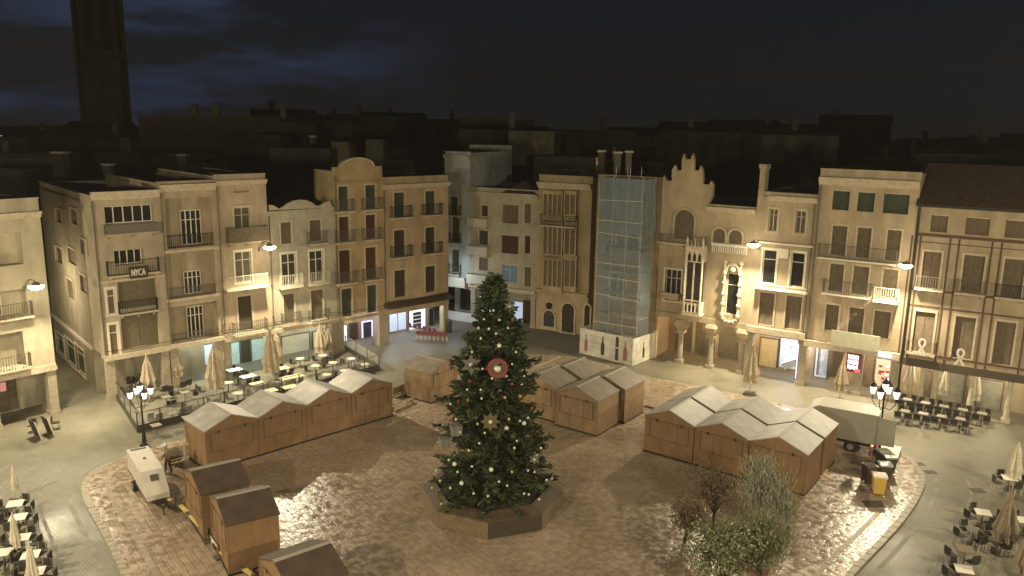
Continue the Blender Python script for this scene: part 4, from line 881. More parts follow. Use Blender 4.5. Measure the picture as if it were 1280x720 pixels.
# rooftop pipes and chimneys
def stack(label, x, y0, y1, dist, wpx, m, pipes=0):
    r = ray(x, y0); A = Vector((r.x * dist / r.y, dist, 0)); z1 = H + r.z * dist / r.y; rb = ray(x, y1); z0 = H + rb.z * dist / rb.y; w2 = wpx * dist / 2000
    t = thing('rooftop_chimney', label, 'chimney', (A.x, A.y, z0 - 3))
    p = MB(); p.box(-w2, w2, -w2, w2, 0, z1 - z0 + 3 - .15); p.build('shaft', m, t); p = MB(); p.box(-w2 - .12, w2 + .12, -w2 - .12, w2 + .12, z1 - z0 + 3 - .15, z1 - z0 + 3.05); p.build('cap', TRIM, t)
stack('pale chimney on the roof left of the sand coloured house', 135, 205, 220, 82, 9, P_BK)
stack('chimney with reddish top above the sand coloured house', 228, 193, 215, 100, 10, P_BK)
stack('tall pale chimney pipe just above the scaffold top', 772, 190, 221, 78, 8, P_BK); stack('second chimney pipe above the scaffold top, further right', 786, 189, 221, 78, 7, P_BK); stack('dim chimney left of the scaffold top', 752, 188, 221, 80, 8, P_BKD)
stack('wide chimney in front of the church tower foot', 75, 190, 230, 92, 14, P_BKD); stack('thin chimney above the wavy roofed house', 392, 170, 200, 110, 7, P_BK)
stack('small chimney on the parapet of the pinkish house', 265, 217, 228, 64, 9, P_A)
# church bell tower
r = ray(129, 100); dT = 170; tw = thing('bell_tower', 'dark octagonal church bell tower rising into the night sky', 'tower', (r.x * dT / r.y, dT, 0), math.radians(22.5))
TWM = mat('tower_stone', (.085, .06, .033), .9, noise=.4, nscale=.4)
oc = lambda R_: [(.80 * R_ * math.cos(math.pi / 4 * k), R_ * .80 * math.sin(math.pi / 4 * k)) for k in range(8)]
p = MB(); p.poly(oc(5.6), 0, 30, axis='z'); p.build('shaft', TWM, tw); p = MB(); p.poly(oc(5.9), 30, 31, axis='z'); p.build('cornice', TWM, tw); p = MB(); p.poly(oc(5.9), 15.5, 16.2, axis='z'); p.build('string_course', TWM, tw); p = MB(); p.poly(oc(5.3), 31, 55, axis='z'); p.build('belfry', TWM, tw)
for k in range(8):
    a = math.pi / 4 * (k + .5); M = Matrix.Rotation(a - math.pi / 2, 4, 'Z') @ Matrix.Translation((0, 4.24 * math.cos(math.pi / 8) + .03, 0)); p = MB()
    p.poly([(-.9, 33), (.9, 33), (.9, 41), (.6, 42), (0, 42.6), (-.6, 42), (-.9, 41)], -.02, .02, M); p.build('belfry_opening', DARK, tw)
    a = math.pi / 4 * k; p = MB(); p.cyl((4.45 * math.cos(a), 4.45 * math.sin(a), 0), (4.45 * math.cos(a), 4.45 * math.sin(a), 52), .4, .35, 6); p.build('corner_rib', TWM, tw)

# =================================================================== street lights
HEADM = mat('lamp_glow', (1, .9, .7), .5, emit=(1.0, .84, .55), estr=40.0)
def light(loc, power, parent=None, rad=.15, spot=False, col=LAMP_COL, name='lamp_light', aim=None, cone=150):
    ld = bpy.data.lights.new(name, 'SPOT' if spot else 'POINT'); ld.energy = power; ld.color = col; ld.shadow_soft_size = rad
    if spot: ld.spot_size = math.radians(cone); ld.spot_blend = .6
    o = bpy.data.objects.new(name, ld); COL.objects.link(o); o.location = loc
    if parent: o.parent = parent
    if aim is not None: o.rotation_euler = aim
    return o
def wall_lamp(x, y, bl, label, out=1.9, power=1.0, glow=1.0):
    u, z = bl.uz(x, y, off=-out); P = bl.A + bl.d * u
    t = thing('wall_lamp', label, 'street lamp', (P.x, P.y, z), math.atan2(bl.d.y, bl.d.x), 'arched lamps on the facades')
    a = MB(); pts = [(0, -.02, -.5), (0, -.5, .05), (0, -1.0, .28), (0, -out + .35, .3), (0, -out, .2)]; a.tube([Vector(p) for p in pts], .035); a.box(-.08, .08, -.03, -.003, -.65, -.3); a.build('bracket', IRON_G, t)
    h = MB(); h.lathe([(.05, .24), (.18, .2), (.30, .05), (.28, .0)][::-1], (0, -out, 0), 14); h.build('shade', IRON_G, t)
    e = MB(); e.lathe([(.12, -.26), (.36, -.18), (.48, -.05), (.40, .0)], (0, -out, -.01), 14); e.build('lamp_glass', HEADM, t)
    light((0, -out, -.4), WALL_LAMP_W * power, t, .14, spot=True, aim=(-.75, 0, 0), cone=172)
    return t
wall_lamp(337, 308, bC, 'lit arched wall lamp between the pinkish house and the wavy roofed house')
wall_lamp(45, 357, bL, 'lit arched wall lamp on the far left arcade house', power=.75)
wall_lamp(942, 305, bG, 'lit wall lamp at the left corner of the chimney house', out=1.5)
wall_lamp(1132, 331, bH, 'lit wall lamp at the right corner of the wide beige house', out=1.5, power=.9)
sp0 = bL.A + bL.d * (bL.w + 1.6) + bL.n * 7.5; t = thing('wall_lamp', 'added fill lamp hidden up the left side street', 'street lamp', (sp0.x, sp0.y, 7.4), 0)  # unseen pole lamp, added to brighten the side street
p = MB(); p.cyl((0, 0, -7.4), (0, 0, .3), .07, .05, 8); p.build('pole', IRON_G, t); p = MB(); p.lathe([(.3, 0), (.3, .1), (.1, .25)], (0, 0, .3), 12); p.build('shade', IRON_G, t); light((0, 0, 0), 1300, t, .2)
# fill lamps added on the unseen sides of the square, built like street lamps
for k, (x, y, z, pw) in enumerate(((-17, 8, 17, 1.0), (15, 6, 17, 1.0), (36, 27, 14, .55), (-34, 25, 14, .75))):
    t = thing('added_fill_lamp', ['added tall fill lamp behind the viewpoint, to its left', 'added tall fill lamp behind the viewpoint, to its right', 'added fill lamp on the unseen right side of the square', 'added fill lamp on the unseen left side of the square'][k], 'street lamp', (x, y, 0), 0, 'added fill lamps on the unseen sides')
    p = MB(); p.cyl((0, 0, 0), (0, 0, z), .1, .06, 10); p.build('pole', IRON_G, t); p = MB(); p.lathe([(.3, 0), (.42, .1), (.2, .3), (.05, .4)], (0, 0, z), 14); p.build('shade', IRON_G, t); p = MB(); p.lathe([(.1, -.14), (.26, -.1), (.3, -.01)], (0, 0, z), 14); p.build('lamp_glass', HEADM, t)
    light((0, 0, z - .4), FILL_W * pw, t, .3)
# light spilling from the arcades (ceiling lamps of the shops) - real fittings
def arcade_lamp(P, z, power, col, label):
    t = thing('ceiling_lamp', label, 'lamp', (P.x, P.y, z), 0, 'small lamps under the arcades')
    p = MB(); p.cyl((0, 0, -.06), (0, 0, 0), .16, .16, 10); p.build('fitting', WHITE, t); light((0, 0, -.15), power * 2.7, t, .12, col=col)
for bl, fr, pw, col, lb in ((bE2, .25, 90, (.70, .80, 1.0), 'cool white arcade lamp in front of the bright shop'), (bE2, .75, 90, (.72, .82, 1.0), 'cool white arcade lamp near the last pillar of the left row'), (bC, .5, 70, (.62, .95, .9), 'greenish arcade lamp before the cyan lit shutters'), (bE, .5, 50, (.8, .8, 1.0), 'arcade lamp under the ochre domed house'),
                            (bG, .75, 110, (.75, .82, 1.0), 'cool white arcade lamp before the lit cafe'), (bH, .15, 60, (.95, .75, .45), 'warm arcade lamp left of the menu sign'), (bH, .62, 80, (1.0, .7, .42), 'warm arcade lamp beside the menu sign'), (bH, .9, 60, (1.0, .78, .75), 'pinkish arcade lamp before the lit bar'), (bI, .12, 70, (1.0, .85, .6), 'warm arcade lamp above the first white parasol of the right terrace'), (bI, .45, 70, (1.0, .85, .6), 'warm arcade lamp in the middle of the painted house arcade'), (bD, .45, 40, (1.0, .9, .6), 'warm arcade lamp behind the terrace'), (bC, .05, 60, (.7, .95, .9), 'cool arcade lamp between the loggia house and the pinkish house'), (bD, .95, 70, (.9, .95, .9), 'white arcade lamp at the end of the wavy roofed house'), (bB, .5, 40, (.9, .9, .75), 'dim arcade lamp under the loggia house')):
    arcade_lamp(bl.A + bl.d * bl.w * fr + bl.n * 1.5, bl.zarc - .01, pw * 1.2, col, lb)
nb = Vector((0, 0, 0))
P_ = RP(870, 440) + Vector((.55, .83, 0)) * 1.8; arcade_lamp(P_, 3.85, 110, (1.0, .72, .36), 'warm arcade lamp under the stepped gable house, left bay'); P_ = RP(915, 440) + Vector((.55, .83, 0)) * 1.8; arcade_lamp(P_, 3.85, 110, (1.0, .72, .36), 'warm arcade lamp under the stepped gable house, right bay')
Pf = FP(572, 392); t = thing('ceiling_lamp', 'cool white lamp lighting the mouth of the back street', 'lamp', (Pf.x - .5, Pf.y - 2.6, 5.2), 0); p = MB(); p.cyl((0, 0, -.06), (0, 0, 0), .16, .16, 10); p.tube([Vector((0, 0, 0)), Vector((.3, 2.5, .2))], .03); p.build('fitting', WHITE, t); light((0, 0, -.2), 260, t, .15, col=(.7, .85, 1.0))

# distant houses of the town and mast lamps added to brighten them
random.seed(21)
for k in range(54):
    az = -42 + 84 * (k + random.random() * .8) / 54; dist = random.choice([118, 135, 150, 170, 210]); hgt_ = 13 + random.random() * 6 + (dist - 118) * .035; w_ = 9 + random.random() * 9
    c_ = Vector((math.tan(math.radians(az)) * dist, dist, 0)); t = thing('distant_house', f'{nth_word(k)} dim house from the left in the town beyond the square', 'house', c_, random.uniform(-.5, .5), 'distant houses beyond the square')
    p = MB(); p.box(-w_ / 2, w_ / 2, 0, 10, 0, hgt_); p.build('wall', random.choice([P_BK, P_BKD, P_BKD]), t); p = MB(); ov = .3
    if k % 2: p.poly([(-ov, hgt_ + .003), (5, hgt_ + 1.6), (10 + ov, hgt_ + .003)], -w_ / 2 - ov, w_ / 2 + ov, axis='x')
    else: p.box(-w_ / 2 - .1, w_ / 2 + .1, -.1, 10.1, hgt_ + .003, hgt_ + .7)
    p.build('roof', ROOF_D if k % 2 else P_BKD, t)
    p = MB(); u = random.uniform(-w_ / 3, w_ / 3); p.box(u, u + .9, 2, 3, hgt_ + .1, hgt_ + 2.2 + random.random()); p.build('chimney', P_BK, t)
for k, (x, y) in enumerate(((-95, 128), (-52, 146), (12, 118), (60, 120), (105, 122), (-120, 190), (-30, 185), (60, 190), (150, 190))):
    z = 13 + (k % 3); t = thing('added_fill_lamp', f'{ORD[k]} added mast lamp brightening the town beyond', 'street lamp', (x, y, 0), 0, 'added mast lamps in the town beyond')
    p = MB(); p.cyl((0, 0, 0), (0, 0, z), .12, .07, 8); p.build('pole', IRON_G, t); p = MB(); p.lathe([(.35, 0), (.45, .12), (.1, .3)], (0, 0, z), 10); p.build('shade', IRON_G, t)
    light((0, 0, z - .3), 260, t, .6, col=(1, .68, .36))

# =================================================================== market huts
def hut_mesh(Wd, Dp, ze, zr, wood, roofm, base=.08):
    """gable faces -y (width along x), ridge runs along +y"""
    def fn():
        root = bpy.data.objects.new('market_hut', None); COL.objects.link(root); root['category'] = 'market hut'
        b = MB(); hw = Wd / 2
        P5 = [(-hw, base), (hw, base), (hw, ze), (0, zr), (-hw, ze)]
        b.add([(x, 0, z) for x, z in P5] + [(x, Dp, z) for x, z in P5], [(0, 1, 2, 3, 4), (9, 8, 7, 6, 5), (1, 6, 7, 2), (0, 4, 9, 5), (0, 5, 6, 1)])
        for x in (-hw + .01, hw - .09): b.box(x, x + .08, -.03, -.002, base, ze)
        for x in (-hw * .33, hw * .33): b.box(x - .03, x + .03, -.018, -.002, base + .02, ze - .05)
        b.build('wall', wood, root)
        h_ = MB(); zt_ = ze - .18
        for q in ((-hw * .8, hw * .8, zt_, zt_ + .05), (-hw * .8, hw * .8, 1.02, 1.05)): h_.box(q[0], q[1], -.022, -.003, q[2], q[3])
        for x in (-hw * .8, hw * .8 - .05): h_.box(x, x + .05, -.024, -.003, 1.055, zt_ - .004)
        h_.build('serving_hatch', mat('hatch_batten', (.13, .085, .045), .7, noise=.3), root)
        for x in (-hw * .5, hw * .5): q_ = MB(); q_.box(x - .05, x + .05, -.035, -.0225, zt_ - .06, zt_ + .1); q_.build('hinge', IRON, root)
        r = MB(); ov = .06; t = .07; s_ = (zr - ze) / hw
        for sx in (-1, 1):
            pts = [(0, zr + .01), (sx * (hw + .03), ze - .03 * s_ + .01), (sx * (hw + .03), ze - .03 * s_ + .01 + t), (0, zr + .01 + t)]
            if sx > 0: pts = pts[::-1]
            r.poly(pts, -ov, Dp + ov)
        r.build('roof', roofm, root)
        rc = MB(); rc.poly([(-.12, zr + .01 - .12 * s_ + t + .004), (0, zr + .03 + t), (.12, zr + .01 - .12 * s_ + t + .004), (0, zr + t + .012)], -ov - .01, Dp + ov + .01); rc.build('ridge_cap', mat('ridge_grey', (.30, .27, .22), .6), root)
        f = MB(); f.box(-hw - .04, hw + .04, -.05, Dp + .04, 0, base); f.build('base_frame', IRON, root)
        return root
    return fn
ZR_, ZE_ = 3.0, 2.36
def hut_dirs(pF, pL, n, pB):
    a, c, bk = G(*pF, ZR_), G(*pL, ZR_), G(*pB, ZR_); d = (c - a); st = d.length / (n - 1); d.normalize(); nn = Vector((-d.y, d.x, 0)); return a, d, st, nn, (bk - a).dot(nn)
zk = KZ
a, d, st, nn, dep = hut_dirs((289, 520.8), (465, 476), 4, (267.5, 504.7))
HUT = Proto(hut_mesh(st - .02, dep, ZE_, ZR_, WOOD, ROOF_H))
gL = 'wooden market huts with pitched roofs'
for k in range(4):
    P = a + d * st * k; P.z = zk; HUT.put(P, math.atan2(d.y, d.x), ['leftmost hut of the joined row beside the cafe terrace', 'second hut from the left in the joined row beside the cafe terrace', 'third hut from the left in the joined row beside the cafe terrace', 'rightmost hut of the joined row beside the cafe terrace'][k], gL)
a4, d4, st4, n4, dep4 = hut_dirs((837.5, 515.5), (974, 549), 3, (865, 500.5))
for k in range(3):
    for r_ in range(2):
        P = a4 + d4 * st4 * k + n4 * r_ * (dep4 + .3); P.z = zk
        HUT.put(P, math.atan2(d4.y, d4.x), [['front left hut of the right hand block of six', 'front middle hut of the right hand block of six', 'front right hut of the right hand block of six, above the olive tree'], ['rear left hut of the right hand block of six', 'rear middle hut of the right hand block of six', 'rear right hut of the right hand block of six, next to the truck']][r_][k], gL)
HUTB = Proto(hut_mesh(st - .02, dep, ZE_, ZR_, WOOD_L, mat('hut_roof_beige', (.25, .215, .17), .55, noise=.28, nscale=1.4)))
a3, a3b = G(721, 486, ZR_), G(670, 471, ZR_); d3 = d4; n3 = n4
for k, P0 in enumerate((a3b, a3, G(705, 460, ZR_), G(756, 472.5, ZR_))):
    P = P0.copy(); P.z = zk; HUTB.put(P, math.atan2(d3.y, d3.x), ['front left hut of the centre block of four, partly behind the christmas tree', 'front right hut of the centre block of four', 'rear left hut of the centre block of four', 'rear right hut of the centre block of four, by the white hoarding'][k], gL)
e0, e1 = G(512, 460.5, ZE_), G(538, 467, ZE_); dd = (e1 - e0); rzz = math.atan2(dd.y, dd.x) + math.pi / 2    # eave runs towards the camera; its gable faces right
gd = Vector((math.cos(rzz), math.sin(rzz), 0)); P = e1 + gd * (st / 2 - .1); P.z = zk
HUTB.put(P, rzz, 'lone small hut standing left of the christmas tree', gL, .93)
# near left huts: ridge runs left to right, the gables look left
rl = [G(239.4, 591, ZR_), G(271.7, 626, ZR_), G(343.5, 705, ZR_)]; rr_ = [G(301, 577, ZR_), G(335, 611.7, ZR_), G(413, 681, ZR_)]
HUTN = Proto(hut_mesh(st, (rr_[1] - rl[1]).length, ZE_, ZR_, WOOD, ROOF_H2))
for k in range(3):
    e = rr_[k] - rl[k]; P = rl[k].copy(); P.z = zk
    HUTN.put(P, math.atan2(e.y, e.x) - math.pi / 2, ['furthest of the three dark roofed huts at lower left', 'middle one of the three dark roofed huts at lower left', 'nearest of the three dark roofed huts, cut by the bottom edge'][k], gL)

# =================================================================== christmas tree
NEED = mat('fir_needles', (.035, .05, .018), .75, noise=.55, nscale=2.5); NEED2 = mat('fir_needles_pale', (.07, .095, .035), .75, noise=.4, nscale=3); BARK = mat('bark', (.06, .04, .025), .9)
T0 = G(615, 632); T0.z = zk; TH = hz(T0, 337) - zk
ct = thing('christmas_tree', 'tall decorated christmas tree standing in the wooden planter', 'christmas tree', T0)
p = MB(); p.cyl((0, 0, 0), (0, 0, TH - .5), .2, .03, 10); p.build('trunk', BARK, ct)
def crown(mbs, TH):
    R_ = np.random.default_rng(3)
    nb = 470
    for i in range(nb):
        f = (i + R_.random()) / nb; z = .75 + (TH - 1.1) * (1 - (1 - f) ** 1.0) ; hfrac = z / TH
        prof = np.interp(hfrac, [0, .08, .2, .4, .6, .75, .87, .95, 1], [2.95, 3.15, 3.05, 2.65, 2.1, 1.45, .85, .42, .1])
        L = prof * (.62 + .36 * R_.random()) * (1.22 if R_.random() < .22 else 1); a = R_.random() * 6.283 ; ca, sa = math.cos(a), math.sin(a)
        drop = .10 * L; 
        steps = max(3, int(L / .19)); mb = mbs[0] if R_.random() < .72 else mbs[1]
        for k in range(1, steps + 1):
            s_ = k / steps
            if s_ < .3: continue
            r = L * s_; cz = z - drop * s_ + .16 * s_ * s_ * L * .5
            wsp = .34 * (1 - s_ * .55) * (0.6 + .4 * prof / 3)
            for q in range(5):
                c = np.array([ca * r, sa * r, cz]) + R_.normal(0, 1, 3) * np.array([wsp * .55, wsp * .55, .09])
                u = np.array([ca + R_.normal() * .7, sa + R_.normal() * .7, R_.normal() * .35 + .12]); u /= np.linalg.norm(u)
                v = np.cross(u, R_.normal(0, 1, 3)); v /= (np.linalg.norm(v) + 1e-6); l, w2 = .16 + .12 * R_.random(), .035 + .03 * R_.random()
                mb.add([c - u * l * .6 - v * w2, c + u * l * .2 - v * w2 * 1.3, c + u * l, c + u * l * .2 + v * w2 * 1.3, c - u * l * .6 + v * w2], [(0, 1, 2, 3, 4)])
c0, c1 = MB(), MB(); crown((c0, c1), TH); o = c0.build('crown', NEED, ct); o = c1.build('crown_tips', NEED2, ct)
# inner branches block the light through the middle
p = MB()
for k in range(150):
    z = .9 + (TH - 1.6) * k / 150; a = k * 2.399; L = np.interp(z / TH, [0, .2, .6, .87, 1], [2.9, 2.7, 1.7, .6, .1]); p.cyl((0, 0, z), (L * math.cos(a), L * math.sin(a), z - .08 * L + .05), .035, .01, 4, cap=False)
p.build('branches', BARK, ct)
# ornaments
BW = mat('bauble_white', (.62, .60, .50), .3, emit=(1, .95, .8), estr=.03); BRD = mat('bauble_red', (.32, .05, .035), .35); BGD = mat('bauble_gold', (.6, .42, .12), .3, metal=.5)
def bauble(m, r_, nm, cat):
    def fn():
        root = bpy.data.objects.new(nm, None); COL.objects.link(root); root['category'] = cat
        p = MB(); p.ball((0, 0, 0), r_, 10, 7); p.build('ball', m, root, smooth=True); p = MB(); p.cyl((0, 0, r_ * .9), (0, 0, r_ * 1.2), r_ * .25, r_ * .2, 6); p.build('cap', BGD, root); return root
    return fn
pw, pr_, pg, pwb = Proto(bauble(BW, .062, 'bauble', 'bauble')), Proto(bauble(BRD, .07, 'bauble', 'bauble')), Proto(bauble(BGD, .08, 'bauble', 'bauble')), Proto(bauble(BW, .11, 'bauble', 'bauble'))
def on_tree(x, y, extra=.12):
    """where the sight line meets the crown's outer cone"""
    r = ray(x, y); best = None
    for i in range(600):
        t = (30 + i * .02) / r.y; q = Vector((r.x * t, r.y * t, H + r.z * t)); hf = (q.z - zk) / TH
        if hf < 0 or hf > 1: continue
        R_ = float(np.interp(hf, [0, .08, .2, .4, .6, .75, .87, .95, 1], [3.3, 3.45, 3.2, 2.75, 2.15, 1.5, .85, .42, .1])) * .92 + extra
        dr = math.hypot(q.x - T0.x, q.y - T0.y)
        if best is None or dr - R_ < best[0]: best = (dr - R_, q)
        if dr < R_: return q
    return best[1]
hand = [(605, 399), (617, 388), (624, 400), (611, 411), (601, 423), (624, 432), (603, 461), (615, 473), (633, 470), (601, 487), (602, 498), (584, 487), (640, 455), (631, 497), (636, 524), (650, 526), (655, 529), (660, 522), (633, 535), (646, 551), (668, 575), (671, 569), (586, 563), (599, 554), (561, 575), (568, 580), (563, 610), (545, 588), (577, 604), (592, 617), (614, 587), (624, 602), (634, 607), (655, 617), (661, 618), (674, 624), (550, 601), (552, 630), (540, 610), (572, 590), (668, 590), (660, 588), (610, 620), (590, 583), (606, 541), (643, 560), (575, 540), (570, 524), (563, 505), (652, 480), (655, 470), (645, 440), (590, 440), (620, 417), (635, 410), (598, 410), (676, 560), (690, 598), (683, 600)]
bigs = {(577, 604), (614, 587), (629, 560), (668, 575), (568, 580), (633, 535), (624, 432), (655, 529)}
hand.sort(key=lambda q: q[1]); nb_ = [0, 0]
for q in hand:
    nb_[q in bigs] += 1
    (pwb if q in bigs else pw).put(on_tree(*q), random.random() * 6, f'{nth_word(nb_[1] - 1)} large pale bauble from the top of the christmas tree' if q in bigs else f'{nth_word(nb_[0] - 1)} small white bauble from the top of the christmas tree', 'large pale baubles on the christmas tree' if q in bigs else 'small white baubles on the christmas tree')
for q in sorted([(587, 476), (608, 461), (571, 466), (630, 497), (660, 545), (573, 501), (665, 510), (674, 508), (640, 480), (594, 450), (590, 395), (640, 400)], key=lambda q: q[1]): nr_ = globals().get('nr_', -1) + 1; pr_.put(on_tree(*q), 0, f'{nth_word(nr_)} red bauble from the top of the christmas tree', 'red baubles on the christmas tree')
for k, q in enumerate([(650, 495), (585, 500), (620, 520), (597, 530), (640, 590)]): pg.put(on_tree(*q), 0, f'{ORD[k]} golden bauble from the top of the christmas tree', 'golden baubles on the christmas tree')
def face_cam(P): return math.atan2(-P.y, -P.x) + math.pi / 2
P = on_tree(622, 460, .25); t = thing('round_ornament', 'round red ornament with a white centre high on the christmas tree', 'ornament', P, face_cam(P))
p = MB(); pr2 = [(.46, 0), (.5, .05), (.46, .1), (.33, .1), (.3, .05), (.33, 0)]
for k in range(24):
    t0, t1 = 2 * math.pi * k / 24, 2 * math.pi * (k + 1) / 24; p.poly([(.5 * math.cos(t0), .5 * math.sin(t0)), (.5 * math.cos(t1), .5 * math.sin(t1)), (.3 * math.cos(t1), .3 * math.sin(t1)), (.3 * math.cos(t0), .3 * math.sin(t0))], -.06, .06)
p.build('ring', mat('ornament_red', (.17, .05, .035), .7), t); p = MB(); p.poly([(.29 * math.cos(k * .5236), .29 * math.sin(k * .5236)) for k in range(12)], -.03, .03); p.build('backing', mat('ornament_dark', (.12, .10, .07), .7), t); p = MB(); p.ball((0, -.08, 0), .17, 10, 6); p.build('centre', BW, t)
def star(name, label, x, y, R_, m, n=6, inner_=.45):
    P = on_tree(x, y, .2); t = thing(name, label, 'ornament', P, face_cam(P)); p = MB()
    for k in range(n): a = math.pi * 2 * k / n + math.pi / 2; b_ = a + math.pi / n; c_ = a - math.pi / n; p.poly([(0, 0), (R_ * inner_ * math.cos(c_), R_ * inner_ * math.sin(c_)), (R_ * math.cos(a), R_ * math.sin(a)), (R_ * inner_ * math.cos(b_), R_ * inner_ * math.sin(b_))], -.04, .04)
    p.build('star', m, t); p = MB(); p.ball((0, -.04, 0), R_ * .2, 8, 6); p.build('centre', BW, t)
star('star_ornament', 'gold star ornament low in the middle of the christmas tree', 613, 527, .5, mat('ornament_gold', (.12, .10, .045), .6, metal=.2), 8, .6)
star('star_ornament', 'big pale snowflake at the left side of the christmas tree', 589, 456, .55, mat('ornament_pale', (.13, .125, .10), .8), 6, .5)
star('star_ornament', 'pale snowflake at the right edge of the christmas tree', 668, 574, .3, MATS['ornament_pale'], 6, .5)
star('star_ornament', 'small pale snowflake below the top of the christmas tree, right', 637, 383, .32, MATS['ornament_pale'], 6, .5)
for (x, y, lb, s_) in ((570, 537, 'pale gift shaped ornament on the left side of the christmas tree', .5), (556, 553, 'lower pale gift shaped ornament left of the christmas tree', .45)):
    P = on_tree(x, y, .1); t = thing('gift_ornament', lb, 'ornament', P, .4); p = MB(); p.box(-s_ / 2, s_ / 2, -s_ / 2, s_ / 2, -s_ / 2, s_ / 2); p.build('box', mat('gift_grey', (.17, .16, .125), .7, noise=.2), t); p = MB(); p.box(-.05, .05, -s_ / 2 - .01, s_ / 2 + .01, -s_ / 2 - .01, s_ / 2 + .01); p.build('ribbon', mat('gift_ribbon', (.2, .19, .15), .6), t)
# planter: octagonal timber box with sloping rim
zp = .95; pc = (G(536.6, 617.7, zp) + G(697.7, 616, zp)) / 2; pc = Vector((T0.x, T0.y, 0)); R8 = 3.75
v0 = G(610, 654.4, zp); ang0 = math.atan2(v0.y - pc.y, v0.x - pc.x); R8 = (Vector((v0.x, v0.y, 0)) - pc).length
pl = thing('octagonal_planter', 'octagonal timber planter box round the foot of the christmas tree', 'planter', (pc.x, pc.y, zk))
o8 = [(R8 * math.cos(ang0 + k * math.pi / 4), R8 * math.sin(ang0 + k * math.pi / 4)) for k in range(8)]; i8 = [(x * .97, y * .97) for x, y in o8]; s8 = [(x * .80, y * .80) for x, y in o8]
for k in range(8):
    a, c, ai, ci = o8[k], o8[(k + 1) % 8], i8[k], i8[(k + 1) % 8]; p = MB(); p.poly([a, c, ci, ai], 0, zp - .1, axis='z')
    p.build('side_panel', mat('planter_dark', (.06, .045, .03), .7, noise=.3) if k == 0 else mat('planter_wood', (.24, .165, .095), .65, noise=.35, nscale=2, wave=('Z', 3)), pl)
    p = MB(); a2, c2 = s8[k], s8[(k + 1) % 8]; p.add([(*a, zp - .097), (*c, zp - .097), (*c2, zp + .1), (*a2, zp + .1), (*a, zp - .03), (*c, zp - .03), (*c2, zp + .16), (*a2, zp + .16)], [(0, 3, 2, 1), (4, 5, 6, 7), (0, 1, 5, 4), (1, 2, 6, 5), (2, 3, 7, 6), (3, 0, 4, 7)]); p.build('rim_board', mat('planter_rim', (.10, .07, .042), .6, noise=.3, nscale=2), pl)
p = MB(); p.poly([(x * .82, y * .82) for x, y in o8], .0, zp + .02, axis='z'); p.build('soil', mat('soil', (.05, .045, .025), .95, noise=.5, nscale=3), pl)

# =================================================================== terraces: chairs, tables, parasols
def chair_fn(seat_m, leg_m):
    def fn():
        root = bpy.data.objects.new('terrace_chair', None); COL.objects.link(root); root['category'] = 'chair'
        p = MB(); p.box(-.22, .22, -.22, .22, .42, .46); p.build('seat', seat_m, root); p = MB(); p.box(-.22, .22, .18, .22, .50, .86); p.build('backrest', seat_m, root)
        for x in (-.2, .2):
            for y in (-.2, .2): p = MB(); p.cyl((x, y, 0), (x * .95, y * .95, .42 if y < 0 else .86), .022, .02, 5); p.build('leg', leg_m, root)
        return root
    return fn
def table_fn(top_m, w, l, round_=False):
    def fn():
        root = bpy.data.objects.new('terrace_table', None); COL.objects.link(root); root['category'] = 'table'
        p = MB()
        if round_: p.cyl((0, 0, .71), (0, 0, .745), w / 2, w / 2, 14)
        else: p.box(-l / 2, l / 2, -w / 2, w / 2, .71, .745)
        p.build('tabletop', top_m, root); p = MB(); p.cyl((0, 0, 0), (0, 0, .71), .04, .03, 6); p.build('leg', IRON_G, root); p = MB(); p.box(-.25, .25, -.25, .25, 0, .03); p.build('foot', IRON_G, root); return root
    return fn
def parasol_fn(m, h=3.1, r=.42):
    def fn():
        root = bpy.data.objects.new('folded_parasol', None); COL.objects.link(root); root['category'] = 'parasol'
        p = MB(); p.cyl((0, 0, 0), (0, 0, h + .05), .035, .03, 7); p.build('pole', IRON_L, root); p = MB(); p.box(-.35, .35, -.35, .35, 0, .08); p.build('base', IRON_G, root)
        p = MB(); p.lathe([(.05, 0), (r * .9, .02), (r * .8, .3), (r * .98, .55), (r * .7, 1.05), (r * .52, 1.6), (r * .2, 2.05), (.03, h - .75)], (0, 0, .75), 30, .28, 7); p.build('canopy', m, root); return root
    return fn
CH = Proto(chair_fn(CHAIR_D, IRON_L)); CHR = Proto(chair_fn(mat('red_cane', (.15, .04, .04), .6), WHITE))
TB = Proto(table_fn(TYEL, .75, 1.05)); TBL = Proto(table_fn(TYEL, .8, 1.9)); TBC = Proto(table_fn(TCYAN, .8, 1.1)); TBR = Proto(table_fn(mat('pale_table', (.60, .56, .42), .5), .72, .72, True)); TBW = Proto(table_fn(TWHITE, .72, .72)); TBB = Proto(table_fn(mat('brown_table', (.16, .12, .08), .5), .72, .72)); TBS = Proto(table_fn(mat('grey_table', (.22, .20, .16), .5), .6, .6))
PS = Proto(parasol_fn(CANVAS)); PSW = Proto(parasol_fn(CANVAS_W, 3.0, .36)); PSN = Proto(parasol_fn(CANVAS_W, 3.0, .25)); PSB = Proto(parasol_fn(mat('parasol_tan', (.27, .215, .15), .85, noise=.3, nscale=6), 3.6, .5))
DL = (L1 - L0).normalized(); NL = Vector((-DL.y, DL.x, 0)); DR = (R1 - R0).normalized(); NR = Vector((-DR.y, DR.x, 0)); aL = math.atan2(DL.y, DL.x); aR = math.atan2(DR.y, DR.x)
